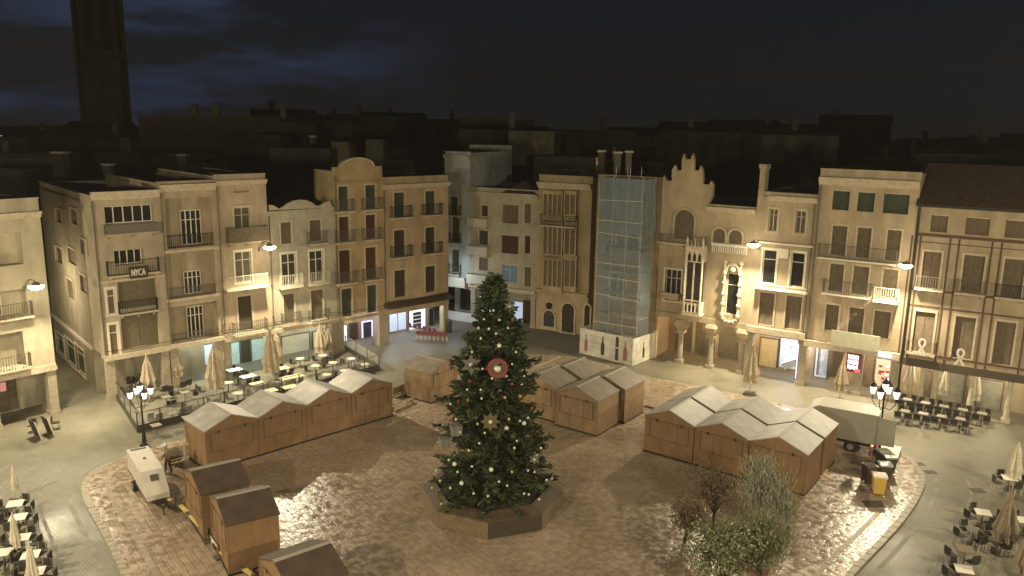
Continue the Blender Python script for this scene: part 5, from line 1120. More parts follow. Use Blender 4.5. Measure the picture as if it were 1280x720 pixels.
# left terrace (inside the glass screen)
ltab = [(TB, 352.5, 460), (TBL, 364, 471), (TB, 362, 483), (TB, 337, 488), (TB, 322, 479), (TBC, 310, 470), (TBC, 293, 462), (TBR, 285, 478), (TBR, 297, 491), (TBR, 394, 457), (TBR, 416, 453), (TBR, 408, 468), (TBR, 403, 444), (TBR, 439, 448), (TBR, 456, 455), (TBR, 430, 463), (TBR, 375, 448), (TBR, 336, 472)]
kinds = {id(TB): 'cream rectangular', id(TBL): 'long cream', id(TBC): 'cyan tinted', id(TBR): 'small round pale'}
nth = {}
for (pr0, x, y) in sorted(ltab, key=lambda q: q[1]):
    P = G(x, y, .74); P.z = 0; n_ = nth.get(id(pr0), 0); nth[id(pr0)] = n_ + 1
    lb = f'{ORD[n_]} {kinds[id(pr0)]} table from the left in the glass screened terrace' if pr0 is not TBL else 'long cream table in the middle of the glass screened terrace'
    pr0.put(P, aL, lb, 'tables in the glass screened terrace')
    if pr0 in (TBR,):
        for s_, w_ in ((1, 'right'), (-1, 'left')):
            CH.put(P + DL * s_ * .62, aL - s_ * math.pi / 2 + random.uniform(-.2, .2), f'dark chair on the {w_} of the {lb.split(" from")[0]}', 'chairs in the glass screened terrace')
    else:
        for s_, w_, ox in ((1, 'far left', -.3), (-1, 'near left', -.3), (1, 'far right', .32), (-1, 'near right', .32)):
            CH.put(P + NL * s_ * .68 + DL * ox, aL + (0 if s_ > 0 else math.pi) + random.uniform(-.2, .2), f'dark chair at the {w_} of the {lb.split(" from")[0].replace(" in the middle of the glass screened terrace", "")}', 'chairs in the glass screened terrace')
lch = [(205, 488), (211.5, 488), (227.5, 483), (235, 480), (242.5, 488), (252.5, 489), (211, 507), (219, 508), (231, 510), (238, 516), (227.5, 517), (264, 503), (190, 525), (199, 523), (246, 497), (171, 477), (180, 474), (162, 478), (216, 497), (272, 500)]
tabs2 = [(208, 496), (231, 490), (247, 496), (215, 516), (234, 521), (195, 531), (176, 484)]
for k, (x, y) in enumerate(sorted(tabs2)): P = G(x, y, .74); P.z = 0; TBS.put(P, aL, f'{ORD[k]} small grey table from the left, near the shaded end of the glass screened terrace', 'small grey tables in the glass screened terrace')
for k, (x, y) in enumerate(sorted(lch)): P = G(x, y, .45); P.z = 0; CH.put(P, aL + random.choice([0, 3.14, 1.57, -1.57]) + random.uniform(-.2, .2), f'{ORD[k]} dark chair from the left, around the small grey tables of the glass screened terrace', 'chairs in the glass screened terrace')
for k, (x, y, yt, lb) in enumerate([(187, 500, 442, 'leftmost folded parasol in the glass screened terrace'), (271, 502, 426, 'folded parasol before the second arcade pillar of the left row'), (340, 482, 410, 'tall folded parasol beside the cyan tables, nearer one'), (347, 466, 412, 'folded parasol just behind the tall one beside the cyan tables'), (401, 452, 404, 'left one of the folded parasol pair at the far end of the terrace'), (410, 447, 403, 'right one of the folded parasol pair at the far end of the terrace'), (222, 482, 431, 'slim folded parasol close to the first arcade pillar')]):
    P = G(x, y); hh_ = hz(P, yt); PS.put(P, k * .7, lb, 'folded parasols on the terraces', hh_ / 3.15)
# glass screen
SCG = mat('screen_glass', (.5, .52, .45), .1, alpha=.16); SCF = mat('screen_frame', (.05, .045, .035), .5)
ca, cb_, cc, cd_ = G(137, 485), G(172, 541), G(474, 463), G(420, 431)
ws = thing('glass_windbreak', 'dark framed glass windbreak enclosing the left cafe terrace', 'windbreak', ca)
def screen(P, Q, n):
    d = Q - P; L = d.length; M = Matrix.Translation(P - ca) @ Matrix.Rotation(math.atan2(d.y, d.x), 4, 'Z')
    for k in range(n):
        x0, x1 = L * k / n, L * (k + 1) / n; p = MB(); p.box(x0, x0 + .06, -.03, .03, 0, 1.35, M); p.build('post', SCF, ws); p = MB(); p.box(x0 + .065, x1 - .005, -.025, .025, .02, .48, M); p.build('lower_panel', SCF, ws); p = MB(); p.box(x0 + .07, x1 - .01, -.006, .006, .5, 1.28, M); p.build('glass_panel', SCG, ws); p = MB(); p.box(x0 + .062, x1 - .002, -.02, .02, 1.285, 1.33, M); p.build('top_rail', IRON_G, ws)
screen(ca, cb_, 5); screen(cb_, cc, 13); screen(cc, cd_, 4)
# flower boxes at the rear left end of the terrace
for k, (x, y) in enumerate(((143, 468), (150, 474))):
    P = G(x, y); t = thing('potted_plant', ['white flowering plant at the rear corner of the terrace', 'second white flowering plant at the terrace corner, nearer'][k], 'plant', P); p = MB(); p.lathe([(.22, 0), (.3, .5)], (0, 0, 0), 10); p.build('pot', IRON_G, t); p = MB()
    for i in range(160):
        c = Vector((random.gauss(0, .25), random.gauss(0, .25), .85 + random.gauss(0, .22))); n = Vector((random.gauss(0, 1), random.gauss(0, 1), random.gauss(0, 1))).normalized(); a = n.orthogonal().normalized() * .08; c2_ = n.cross(a); p.add([c - a, c - c2_, c + a, c + c2_], [(0, 1, 2, 3)])
    p.build('foliage', mat('pale_leaves', (.35, .36, .24), .8), t)
# classic lamp posts with five lanterns
LGL = mat('lantern_glass', (.95, .88, .8), .4, emit=(1.0, .88, .74), estr=1.5); LCAP = mat('lantern_cap', (.03, .03, .03), .5)
def lamp_post():
    root = bpy.data.objects.new('lamp_post', None); COL.objects.link(root); root['category'] = 'lamp post'; Hh = 3.6
    p = MB(); p.lathe([(.26, 0), (.26, .25), (.14, .35), (.1, .9), (.065, 1.0), (.05, Hh - .5), (.08, Hh - .45), (.04, Hh)], (0, 0, 0), 10); p.build('pole', IRON, root)
    for k in range(5):
        if k < 4: a = math.pi / 2 * k + .5; x, y, z = .62 * math.cos(a), .62 * math.sin(a), Hh - .25; p = MB(); p.tube([Vector((0, 0, Hh - .9)), Vector((x * .6, y * .6, Hh - .95)), Vector((x, y, Hh - .6)), Vector((x, y, z))], .025); p.build('arm', IRON, root)
        else: x, y, z = 0, 0, Hh + .05
        q = MB(); q.lathe([(.10, 0), (.19, .42)], (x, y, z), 6); l = q.build('lantern', LGL, root); q = MB(); q.lathe([(.24, .42), (.12, .6), (.05, .66), (.03, .8)], (x, y, z), 6); q.build('lantern_cap', LCAP, l)
    return root
LPp = Proto(lamp_post)
for (x, y, yt, lb, cl) in ((1097, 567, 471, 'five armed lantern lamp post beside the truck and bins', 'r'), (181, 559, 474, 'five armed lantern lamp post at the corner of the glass windbreak', 'l')):
    P = G(x, y); s_ = (hz(P, yt)) / 4.45; o = LPp.put(P, .3, lb, 'lantern lamp posts', s_); light((P.x, P.y, 4.3 * s_ * .8), 90, None, .5, col=(1, .85, .65)).name = 'lantern_light'
# red cafe chairs
rows_ = [((514, 414), (545, 421), 6), ((524, 424), (556, 426), 7)]
for r_, (pa, pb, n) in enumerate(rows_):
    A, B = G(*pa), G(*pb)
    for k in range(n): P = A.lerp(B, k / (n - 1)); CHR.put(P, math.atan2((B - A).y, (B - A).x) + math.pi + random.uniform(-.1, .1), f'{ORD[k]} red chair from the left in the {["back", "front"][r_]} line outside the bright shop', 'red chairs outside the bright shop')
# right terrace
gi = 0
for r_ in range(2):
    A, B = ((1133, 511), (1226, 529)) if r_ == 0 else ((1130, 526), (1199, 536)); A, B = G(*A), G(*B); n = 5 if r_ == 0 else 4
    for k in range(n):
        P = A.lerp(B, k / (n - 1)); w_ = ['rear', 'front'][r_]; TBS.put(P, aR, f'{ORD[k]} small table from the left in the {w_} row of the right terrace', 'tables of the right terrace')
        for sx in (-1, 1):
            for sy in (-1, 1): CH.put(P + DR * .33 * sx + NR * .62 * sy, aR + (0 if sy > 0 else math.pi) + random.uniform(-.15, .15), f'{"far" if sy > 0 else "near"} {"right" if sx > 0 else "left"} chair at the {ORD[k]} table, {w_} row, right terrace', 'chairs of the right terrace')
for k, (x, y, yt, lb) in enumerate([(1134, 500, 446, 'leftmost pale folded parasol of the right terrace'), (1178, 505, 458, 'second pale folded parasol of the right terrace'), (1216, 512, 462, 'third pale folded parasol of the right terrace'), (1049, 500, 448, 'wide folded parasol before the red and white menu sign'), (937, 492, 431, 'folded parasol at the corner of the chimney house'), (1262, 510, 470, 'pale folded parasol at the right end of the right terrace')]):
    P = G(x, y); (PSW if k not in (3, 4) else PS).put(P, k * 1.1, lb, 'folded parasols on the terraces', hz(P, yt) / 3.1)
# lower right terrace
for k, (x, y, pr0, nm) in enumerate([(1229, 640, TBW, 'white'), (1217, 662, TBS, 'grey'), (1207, 686, TBB, 'brown'), (1205, 711, TBW, 'white'), (1262, 597, TBW, 'white'), (1282, 650, TBW, 'white'), (1248, 668, TBS, 'grey')]):
    P = G(x, y, .74); P.z = 0; lb = ['white table nearest the road, upper one of the lower right terrace', 'grey table below the white one on the lower right terrace', 'brown table third down along the lower right road edge', 'white table cut by the bottom edge at lower right', 'white table under the pale parasol at the right edge', 'white table at the right picture edge', 'grey table beside the big folded parasol at lower right'][k]
    pr0.put(P, 1.25, lb, 'tables of the lower right terrace')
    for j, (ox, oy) in enumerate(((-.65, 0), (.65, 0), (0, -.65), (0, .65))):
        if random.random() < .85: CH.put(P + Vector((ox, oy, 0)), [math.pi / 2, -math.pi / 2, math.pi, 0][j] + random.uniform(-.25, .25), f'dark chair on the {["left", "right", "near", "far"][j]} side of the {["upper white", "grey", "brown", "bottom white", "parasol shaded white", "right edge white", "grey parasol side"][k]} table, lower right', 'chairs of the lower right terrace')
for k, (x, y, yt, lb) in enumerate([(1253, 692, 612, 'big folded parasol standing over the lower right tables'), (1265, 612, 545, 'pale folded parasol at the right picture edge'), (1283, 740, 640, 'folded parasol at the lower right corner')]): P = G(x, y); (PSB if k != 1 else PSW).put(P, k, lb, 'folded parasols on the terraces', hz(P, yt) / 3.4)
# lower left terrace
for k, (x, y) in enumerate([(19, 629), (22.5, 646), (26.5, 671.5), (38, 693), (44, 714), (4, 690)]):
    P = G(x, y, .74); P.z = 0; lb = ['furthest white table of the lower left terrace', 'second white table down the lower left terrace', 'third white table down the lower left terrace', 'fourth white table down the lower left terrace', 'white table at the bottom of the lower left terrace', 'white table at the left picture edge'][k]
    TBW.put(P, .35, lb, 'tables of the lower left terrace')
    for j, (ox, oy) in enumerate(((-.65, 0), (.65, 0), (0, -.65), (0, .65))): CH.put(P + Vector((ox, oy, 0)), [math.pi / 2, -math.pi / 2, math.pi, 0][j] + random.uniform(-.25, .25), f'{["left", "right", "near", "far"][j]} chair at the {lb.replace(" of the lower left terrace", "").replace(" down the lower left terrace", "")}, lower left', 'chairs of the lower left terrace')
for k, (x, y, yt, lb) in enumerate([(20, 622, 580, 'pale folded parasol furthest up the lower left terrace'), (22, 700, 640, 'folded parasol at the left edge of the lower left terrace'), (44, 750, 676, 'pale folded parasol cut by the bottom edge at lower left')]): P = G(x, y); PSN.put(P, k, lb, 'folded parasols on the terraces', hz(P, yt) / 3.05)
# stacked dark things by the far left arcade: pile of folded chairs and tables
P = G(56, 545); t = thing('stacked_tables', 'two tipped dark cafe tables stood together by the far left arcade', 'stacked tables', P, .9)
for k in range(2):
    M = Matrix.Translation((k * .75 - .4, 0, 0)) @ Matrix.Rotation(math.radians(76), 4, 'Y'); p = MB(); p.box(-1.25, -.05, -.5, .5, 0, .05, M); p.build('tabletop', CHAIR_D, t); p = MB(); p.box(-1.27, -.03, -.53, -.5, -.01, .07, M); p.box(-1.27, -.03, .5, .53, -.01, .07, M); p.build('edge', WHITE, t)
for k, (x, y) in enumerate(((41, 540), (70, 536))): CH.put(G(x, y), k * 1.9, ['dark chair left of the two tipped tables', 'dark chair right of the two tipped tables'][k], 'chairs by the far left arcade')

# =================================================================== vehicles and site gear
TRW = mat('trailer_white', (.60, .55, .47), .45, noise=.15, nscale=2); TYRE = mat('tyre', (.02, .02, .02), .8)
ra, rb_, rc_, rd = G(158, 562.5, 1.75), G(185, 557, 1.75), G(203.7, 585, 1.75), G(175.6, 590, 1.75)
ax = ((rc_ + rd) / 2 - (ra + rb_) / 2); Lr = ax.length; ax.normalize(); pxv = Vector((-ax.y, ax.x, 0)); Wt = abs((rb_ - ra).dot(pxv)); cen = (ra + rb_) / 2; cen.z = zk
tr = thing('box_trailer', 'white box trailer with sloping nose parked beside the lower left huts', 'trailer', cen, math.atan2(ax.y, ax.x))
hw = Wt / 2; nl = Lr + 1.15; p = MB(); p.poly([(0, .45), (nl, .45), (nl, .75), (Lr, 1.65), (0, 1.65)], -hw, hw, axis='y'); ob = p.build('body', TRW, tr)
p = MB(); p.box(.15, .3, -hw * .7, hw * .7, 1.652, 1.69); p.build('roof_vent', IRON_G, tr); p = MB(); p.poly([(Lr + .25, 1.49), (Lr + .55, 1.255), (Lr + .57, 1.27), (Lr + .27, 1.505)], -.18, .18); p.build('hatch', IRON_G, tr)
p = MB(); p.ball((Lr * .5, 0, 1.66), .08, 8, 5); p.build('roof_knob', IRON_G, tr)
p = MB(); p.box(0.02, nl - .02, -hw - .02, -hw - .003, .45, .55); p.box(0.02, nl - .02, hw + .003, hw + .02, .45, .55); p.build('side_rail', IRON_G, tr)
for s_ in (-1, 1): p = MB(); p.cyl((Lr * .55, s_ * (hw - .05), .3), (Lr * .55, s_ * (hw + .16), .3), .3, .3, 16); w_ = p.build('wheel', TYRE, tr); p = MB(); p.cyl((Lr * .55, s_ * (hw + .162), .3), (Lr * .55, s_ * (hw + .17), .3), .16, .16, 12); p.build('rim', METAL, w_)
p = MB(); p.poly([(nl - .1, -.4), (nl + 1.2, -.03), (nl + 1.2, .03), (nl - .1, .4), (nl - .1, .3), (nl + 1.0, 0), (nl - .1, -.3)][:4], .40, .46, axis='z'); p.build('drawbar', IRON, tr); p = MB(); p.cyl((nl + 1.0, 0, 0), (nl + 1.0, 0, .6), .05, .05, 8); p.build('jockey_wheel', IRON_G, tr)
# beams with yellow reflective boards beside the huts
YB = mat('yellow_board', (.62, .50, .16), .5); BM = mat('beam_dark', (.10, .085, .06), .7)
def beam(pa, pb, label, boards):
    A, B = G(*pa, zk + .3), G(*pb, zk + .3); d = B - A; t = thing('barrier_beam', label, 'barrier', (A.x, A.y, zk), math.atan2(d.y, d.x), 'low barrier beams by the trailer'); L = d.length
    p = MB(); p.box(0, L, -.06, .06, .22, .34); p.build('beam', BM, t)
    for f in (.05, .95): p = MB(); p.box(L * f - .2, L * f + .2, -.25, .25, 0, .08); p.cyl((L * f, 0, .08), (L * f, 0, .7), .03, .03, 6); p.build('foot', IRON_G, t)
    for f0, f1 in boards: p = MB(); p.box(L * f0, L * f1, -.10, .10, .342, .40); p.build('yellow_board', YB, t)
beam((190, 620), (219, 628), 'barrier beam with yellow board just below the trailer nose', [(.25, .85)]); beam((222, 629), (262, 672), 'barrier beam with yellow board left of the furthest dark roofed hut', [(.1, .3), (.42, .72)]); beam((272, 688), (318, 722), 'barrier beam with long yellow board at the bottom edge', [(.1, .6), (.75, .95)])
A, B = G(258, 662, zk), G(272, 700, zk); t = thing('leaning_pole', 'thin white pole standing at the side of the middle dark roofed hut', 'pole', (A.x, A.y, zk)); p = MB(); p.cyl((0, 0, 0), (B.x - A.x, B.y - A.y, .7), .035, .03, 7); p.build('shaft', WHITE, t); p = MB(); p.lathe([(.14, 0), (.1, .08)], (0, 0, 0), 8); p.build('foot', IRON_G, t)
P = G(273, 676, zk); t = thing('rolled_hose', 'pale coiled hose lying on rubbish beside the middle dark roofed hut', 'hose', (P.x, P.y, zk)); p = MB()
for k in range(3): pts = [Vector((.28 * math.cos(a * .5), .38 * math.sin(a * .5), .05 + .07 * k)) for a in range(14)]; p.tube(pts, .04)
p.build('coil', WHITE, t)
def fence(pa, pb, h, label, m, n=2):
    A, B = G(*pa, zk), G(*pb, zk); d = B - A; t = thing('fence_panel', label, 'fence', (A.x, A.y, zk), math.atan2(d.y, d.x), 'timber framed fence panels'); L = d.length
    for k in range(n + 1): x = L * k / n; p = MB(); p.box(x - .05, x + .05, -.05, .05, 0, h); p.build('post', TRIM, t)
    for z in (.12, h - .1): p = MB(); p.box(.055, L - .055, -.03, .03, z - .06, z + .06); p.build('rail', TRIM, t)
    p = MB(); p.box(.06, L - .06, -.012, .012, .2, h - .18); p.build('mesh_panel', m, t)
FM = mat('fence_sheet', (.34, .29, .20), .7, noise=.3, nscale=3)
fence((212, 580), (250, 570), 1.05, 'timber framed fence panel between the trailer and the joined hut row', FM); fence((491, 497), (514, 488), .8, 'low timber fence panel between the joined hut row and the lone hut', FM); fence((492, 514), (516, 503), .35, 'very low timber rail in front of the lone hut', BM, 1)
P = G(806, 508, zk); t = thing('plank', 'dark plank lying between the centre and right hut blocks', 'plank', (P.x, P.y, zk), aR); p = MB(); p.box(0, 1.0, -.1, .1, 0, .08); p.build('board', BM, t); p = MB(); p.box(-.03, -.002, -.1, .1, 0, .08); p.build('end_face', TRIM, t)
P = G(1021, 597, zk); t = thing('timber_offcut', 'orange timber offcuts on the ground right of the block of six huts', 'timber', (P.x, P.y, zk), .95)
for k in range(3): p = MB(); p.box(0, 1.5 - .2 * k, -.25 + .17 * k, -.12 + .17 * k, 0, .08 + .03 * k); p.build('board', mat('fresh_timber', (.5, .32, .11), .7), t)

# box truck: side towards us, open rear with the tail lift down at its right
tA, tB = G(1030, 560), G(1093, 573); td = (tB - tA).normalized(); tn = Vector((-td.y, td.x, 0))
tk = thing('box_truck', 'white box truck with lowered tail lift parked behind the block of six huts', 'truck', tB, math.atan2(td.y, td.x))
zt = hz(tB, 521); TL = 4.1; TW = 2.0
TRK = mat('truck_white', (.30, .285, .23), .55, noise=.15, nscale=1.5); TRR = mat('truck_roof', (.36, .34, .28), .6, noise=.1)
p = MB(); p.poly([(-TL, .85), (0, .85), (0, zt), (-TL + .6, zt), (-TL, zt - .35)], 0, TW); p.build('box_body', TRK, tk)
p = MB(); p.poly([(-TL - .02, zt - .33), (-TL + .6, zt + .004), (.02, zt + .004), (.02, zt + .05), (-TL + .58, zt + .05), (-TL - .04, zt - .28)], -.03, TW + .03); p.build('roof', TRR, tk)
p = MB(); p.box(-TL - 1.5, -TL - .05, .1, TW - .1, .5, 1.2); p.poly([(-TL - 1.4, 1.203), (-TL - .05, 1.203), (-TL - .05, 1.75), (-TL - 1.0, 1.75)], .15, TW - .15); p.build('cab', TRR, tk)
p = MB(); p.box(-TL, 0, .1, TW - .1, .62, .845); p.build('chassis', IRON, tk)
for x in (-TL - .9, -1.45):
    for y in (0.02, TW - .27): p = MB(); p.cyl((x, y, .42), (x, y + .25, .42), .42, .42, 18); w_ = p.build('wheel', TYRE, tk); p = MB(); yy = y - .008 if y < 1 else y + .25; p.cyl((x, yy, .42), (x, yy + .008, .42), .2, .2, 12); p.build('rim', METAL, w_)
ORL = mat('marker_orange', (.9, .5, .2), .4, emit=(1, .55, .2), estr=1.3)
for x0, x1 in ((-2.85, -2.15), (-.85, -.1)): p = MB(); p.box(x0, x1, .0, .06, .45, .62); p.build('side_guard', METAL, tk)
for x in (-2.6, -.2): p = MB(); p.box(x - .07, x + .07, -.03, -.003, .72, .84); p.build('side_marker', ORL, tk)
p = MB(); p.box(.003, .08, 0, TW, .65, .95); p.build('rear_frame', METAL, tk)
p = MB(); p.box(.05, 1.3, .02, TW - .02, .30, .36); p.build('tail_lift', mat('lift_plate', (.7, .68, .6), .5), tk)
p = MB(); p.box(.01, 1.0, -.06, -.02, .95, zt - .05); p.build('rear_door', TRK, tk); p = MB(); p.box(.01, .06, .0, TW, .96, zt - .05); p.build('open_box_end', mat('box_inside', (.30, .32, .36), .6), tk)
for y in (.1, TW - .2): p = MB(); p.box(.082, .12, y, y + .12, .45, 1.0); p.build('tail_light', mat('tail_red', (.6, .03, .02), .4, emit=(1, .05, .03), estr=.8), tk)
# traffic cone-like red marker beside the truck
P = G(1087, 571); t = thing('red_marker', 'thin red upright marker at the rear corner of the truck', 'marker', P); p = MB(); p.cyl((0, 0, .05), (0, 0, 1.2), .07, .05, 8); p.build('post', RED, t); p = MB(); p.lathe([(.2, 0), (.18, .05)], (0, 0, 0), 10); p.build('foot', IRON, t)
# bins
def bin_fn(body, lid):
    def fn():
        root = bpy.data.objects.new('wheelie_bin', None); COL.objects.link(root); root['category'] = 'bin'
        b = MB(); v = []
        for z, s_ in ((.08, .26), (1.0, .34)): v += [(-s_, -s_, z), (s_, -s_, z), (s_, s_, z), (-s_, s_, z)]
        b.add(v, [(0, 3, 2, 1), (4, 5, 6, 7), (0, 1, 5, 4), (1, 2, 6, 5), (2, 3, 7, 6), (3, 0, 4, 7)]); b.build('body', body, root)
        l = MB(); l.poly([(-.38, 1.003), (.38, 1.003), (.38, 1.08), (-.1, 1.13), (-.38, 1.10)], -.37, .37, axis='x'); l.build('lid', lid, root)
        for x in (-.22, .22): w_ = MB(); w_.cyl((x - .04, .3, .1), (x + .04, .3, .1), .1, .1, 10); w_.build('wheel', TYRE, root)
        h_ = MB(); h_.cyl((-.25, .42, .95), (.25, .42, .95), .02, .02, 6); h_.build('handle', IRON, root); return root
    return fn
BD = mat('bin_dark', (.05, .055, .045), .5); 
for k, (x, y, bm, lm, lb) in enumerate(((1097, 617, mat('bin_yellow', (.55, .36, .08), .5), WHITE, 'yellow bin with pale lid, nearest of the bins by the lamp post'), (1104, 601, BD, mat('lid_bluegrey', (.45, .48, .48), .4), 'dark bin with bluish white lid behind the yellow bin'), (1110, 591, BD, mat('lid_grey', (.35, .36, .30), .4), 'dark bin with grey lid, third of the bins'), (1102, 584, BD, mat('lid_pale', (.42, .40, .33), .4), 'dark bin with dull lid, furthest of the bins'), (1085, 603, mat('bin_brown', (.07, .045, .035), .5), mat('lid_brown', (.09, .055, .04), .5), 'brown bin left of the yellow bin'))):
    o = bin_fn(bm, lm)(); P = G(x, y, zk); o.location = (P.x, P.y, zk); o.rotation_euler = (0, 0, -.25 + .1 * k); o['label'] = lb; o['group'] = 'bins by the lamp post'
    o.scale = (1.0, 1.0, 1.05) if k == 0 else (.95, .95, 1)
for k, (x, y) in enumerate(((1092, 632), (1163, 590), (1149, 580), (1222, 613))):
    P = G(x, y); t = thing('drain_cover', ['dark cover on the ground in front of the yellow bin', 'dark drain cover on the road at the right kerb', 'small dark drain cover on the kerb curve', 'dark drain cover by the upper white table at lower right'][k], 'drain cover', (P.x, P.y, zk if k == 0 else .0)); s_ = (.5, .3, .25, .35)[k]; p = MB(); p.box(-s_, s_, -s_ * .7, s_ * .7, 0.005, .02); p.build('plate', ASPH_DARK, t); p = MB(); p.box(-s_ - .05, s_ + .05, -s_ * .7 - .05, s_ * .7 + .05, -.0, .012); p.build('frame', IRON_G, t)
for k, (x, y) in enumerate(((37, 566), (127, 531), (124, 546), (719, 459.5), (905, 508))):
    P = G(x, y); 
# dark bin beside the last left pillar and shadowy litter bin
P = G(561, 415); t = thing('litter_bin', 'dark upright litter bin beside the last pillar of the left row', 'bin', P); p = MB(); p.cyl((0, 0, 0), (0, 0, 1.1), .28, .3, 12); p.build('body', BD, t); p = MB(); p.lathe([(.33, 1.1), (.33, 1.16), (.1, 1.3)], (0, 0, 0), 12); p.build('lid', IRON_G, t)

# =================================================================== person by the trailer
def person(P, rz):
    me = bpy.data.meshes.new('person'); J = {}
    V = []; E = []; Rr = []
    def v(n, x, y, z, r): J[n] = len(V); V.append((x, y, z)); Rr.append(r)
    v('pel', 0, 0, .96, .16); v('wst', 0, .0, 1.12, .15); v('chs', 0, .03, 1.34, .18); v('nk', 0, .05, 1.50, .07); v('hd', 0, .08, 1.60, .09); v('tp', 0, .09, 1.70, .09)
    for s_, n in ((-1, 'l'), (1, 'r')):
        v('sh' + n, s_ * .19, .03, 1.42, .075); v('el' + n, s_ * .27, -.02, 1.14, .055); v('wr' + n, s_ * .24, .18 if s_ > 0 else .1, .94, .04); v('ha' + n, s_ * .235, .25 if s_ > 0 else .13, .87, .035)
        v('hp' + n, s_ * .10, 0, .90, .11); v('kn' + n, s_ * .12, .06 * s_ + .03, .50, .08); v('an' + n, s_ * .12, -.02 + .12 * s_, .10, .055); v('to' + n, s_ * .13, .14 + .12 * s_, .045, .045)
        E.extend([(J['chs'], J['sh' + n]), (J['sh' + n], J['el' + n]), (J['el' + n], J['wr' + n]), (J['wr' + n], J['ha' + n]), (J['pel'], J['hp' + n]), (J['hp' + n], J['kn' + n]), (J['kn' + n], J['an' + n]), (J['an' + n], J['to' + n])])
    E.extend([(0, 1), (1, 2), (2, 3), (3, 4), (4, 5)])
    me.from_pydata(V, E, []); o = bpy.data.objects.new('person', me); COL.objects.link(o)
    mod = o.modifiers.new('skin', 'SKIN'); 
    for i, sv in enumerate(me.skin_vertices[0].data): sv.radius = (Rr[i], Rr[i] * .85); 
    me.skin_vertices[0].data[0].use_root = True
    ss = o.modifiers.new('sub', 'SUBSURF'); ss.levels = 1; ss.render_levels = 2
    me.materials.append(mat('work_jacket', (.22, .165, .10), .85, noise=.3)); o.location = P; o.rotation_euler = (0, 0, rz)
    tag(o, 'person in brown work clothes and pale cap standing beside the white trailer', 'person')
    hd = MB(); hd.ball((0, .09, 1.66), .115, 14, 10, 1.15); hd.cyl((0, .19, 1.64), (0, .225, 1.63), .02, .012, 6)
    for s_ in (-1, 1): hd.ball((s_ * .115, .08, 1.655), .028, 6, 4); hd.ball((s_ * .04, .193, 1.685), .012, 6, 4)
    hd.build('head', mat('skin', (.42, .27, .18), .6), o, smooth=True)
    c = MB(); c.lathe([(.125, 1.70), (.13, 1.74), (.11, 1.80), (.05, 1.835), (.01, 1.84)], (0, .085, 0), 14); c.box(-.09, .09, .18, .30, 1.705, 1.725); c.build('cap', mat('cap_pale_blue', (.55, .66, .70), .6), o, smooth=False)
    t_ = MB()
    for s_, yy in ((-1, .1), (1, .18)):
        for k in range(4): t_.cyl((s_ * .235 + (k - 1.5) * .02, yy + .07, .87), (s_ * .235 + (k - 1.5) * .021, yy + .12, .80 + .006 * abs(k - 1.5)), .009, .007, 5)
        t_.cyl((s_ * .215, yy + .06, .89), (s_ * .19, yy + .11, .85), .01, .008, 5)
    t_.build('fingers', MATS['skin'], o)
    return o
P = G(211, 591, zk); P.z = zk; person(P, 2.4)

# =================================================================== trees at the lower right
LEAF = {0: mat('olive_leaves', (.30, .30, .21), .75, noise=.4, nscale=3), 1: mat('pale_leaves_glossy', (.36, .36, .26), .55, noise=.4, nscale=5), 2: mat('brown_leaves', (.17, .12, .07), .85, noise=.4, nscale=3), 3: mat('green_leaves', (.13, .15, .06), .7, noise=.4, nscale=3)}
def bush(name, label, x, y, z, R_, Hc, mi, n, spiky=False, seed=0, second=None):
    rn = np.random.default_rng(seed); C = G(x, y, z); t = thing(name, label, 'tree', (C.x, C.y, zk)); zc = z - zk
    tb = MB(); ends = []
    tb.cyl((0, 0, 0), (.08, .03, zc * .45), .09, .07, 8)
    for k in range(16):
        a = rn.random() * 6.28; e = Vector((R_ * .7 * math.cos(a) * rn.random() ** .5, R_ * .7 * math.sin(a) * rn.random() ** .5, zc + Hc * (rn.random() - .35))); m_ = Vector((.08, .03, zc * .45)).lerp(e, .5) + Vector((0, 0, .12)); tb.tube([Vector((.08, .03, zc * .45)), m_, e], .03, 5); ends.append(e)
        for q in range(3): e2 = e + Vector(rn.normal(0, .35 * R_, 3)) + Vector((0, 0, .25)); tb.cyl(e, e2, .014, .006, 4); ends.append(e2)
    tb.build('trunk', BARK, t)
    mbs = [MB(), MB()]
    for i in range(n):
        e = ends[rn.integers(len(ends))]; c = np.array(e) + rn.normal(0, 1, 3) * np.array([.22, .22, .22]) * R_
        if spiky: u = np.array([rn.normal() * .45 + c[0] * .3, rn.normal() * .45 + c[1] * .3, 1.0])
        else: u = rn.normal(0, 1, 3) + np.array([0, 0, .3])
        u /= np.linalg.norm(u); v_ = np.cross(u, rn.normal(0, 1, 3)); v_ /= np.linalg.norm(v_) + 1e-6; l = (.16 if spiky else .075) * (.7 + .6 * rn.random()); w2 = l * (.12 if spiky else .4)
        mbs[0 if (second is None or rn.random() < .72) else 1].add([c - u * l, c - v_ * w2, c + u * l, c + v_ * w2], [(0, 1, 2, 3)])
    mbs[0].build('crown', LEAF[mi], t)
    if second is not None: mbs[1].build('crown_highlights', LEAF[second], t)
bush('olive_tree', 'grey green feathery tree in front of the right end of the hut block', 962, 628, 2.6, 1.25, 1.7, 0, 5600, True, 1)
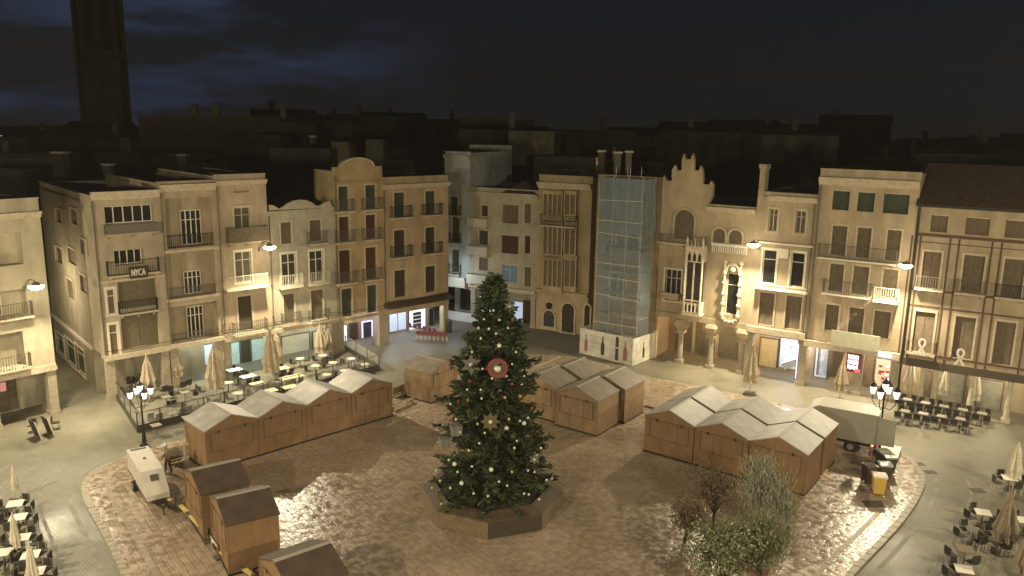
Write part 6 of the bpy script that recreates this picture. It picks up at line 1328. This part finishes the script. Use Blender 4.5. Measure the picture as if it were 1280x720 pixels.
bush('shrub_tree', 'bushy tree with pale glossy leaves at the bottom right, cut by the edge', 905, 697, 2.4, 1.15, 1.5, 3, 7000, False, 2, second=1)
bush('shrub_tree', 'green tree between the feathery one and the pale leaved one', 950, 692, 2.2, 1.0, 1.4, 3, 5200, True, 3, second=0)
bush('shrub_tree', 'thin brown leaved tree against the huts', 893, 615, 2.3, 1.0, 1.3, 2, 2600, False, 4)
bush('shrub_tree', 'low brown shrub at the left of the trees by the huts', 857, 650, 1.3, .85, 1.0, 2, 2200, False, 5)
A, B = G(988, 664, zk), G(958, 722, zk); d = (B - A); t = thing('rusty_planter', 'low rust coloured planter edging beside the green tree at lower right', 'planter', (A.x, A.y, zk), math.atan2(d.y, d.x))
CRT = mat('rusty_steel', (.17, .08, .045), .8, noise=.4); Lp = d.length
for q in ((0, Lp, -.05, 0), (0, Lp, -1.3, -1.25), (0, .05, -1.248, -.052), (Lp - .05, Lp, -1.248, -.052)): p = MB(); p.box(*q, 0, .28); p.build('side', CRT, t)
p = MB(); p.box(.052, Lp - .052, -1.246, -.054, 0, .2); p.build('soil', mat('reddish_soil', (.16, .09, .055), .95, noise=.5, nscale=3), t)

# night air: faint haze that lets the lamps glow and the far town sink into the murk
hb = MB(); hb.box(-880, 880, -58, 1390, -1.0, 62)
me = bpy.data.meshes.new('haze'); me.from_pydata(hb.v, [], hb.f); hm = bpy.data.materials.new('night_haze'); hm.use_nodes = True; nt = hm.node_tree
for n in list(nt.nodes):
    if n.type == 'BSDF_PRINCIPLED': nt.nodes.remove(n)
pv = nt.nodes.new('ShaderNodeVolumePrincipled'); pv.inputs['Color'].default_value = (.85, .82, .76, 1); pv.inputs['Density'].default_value = HAZE_D; pv.inputs['Anisotropy'].default_value = .2
nt.links.new(pv.outputs[0], [n for n in nt.nodes if n.type == 'OUTPUT_MATERIAL'][0].inputs['Volume']); me.materials.append(hm)
ho = bpy.data.objects.new('haze', me); COL.objects.link(ho); tag(ho, None, None, kind='stuff')
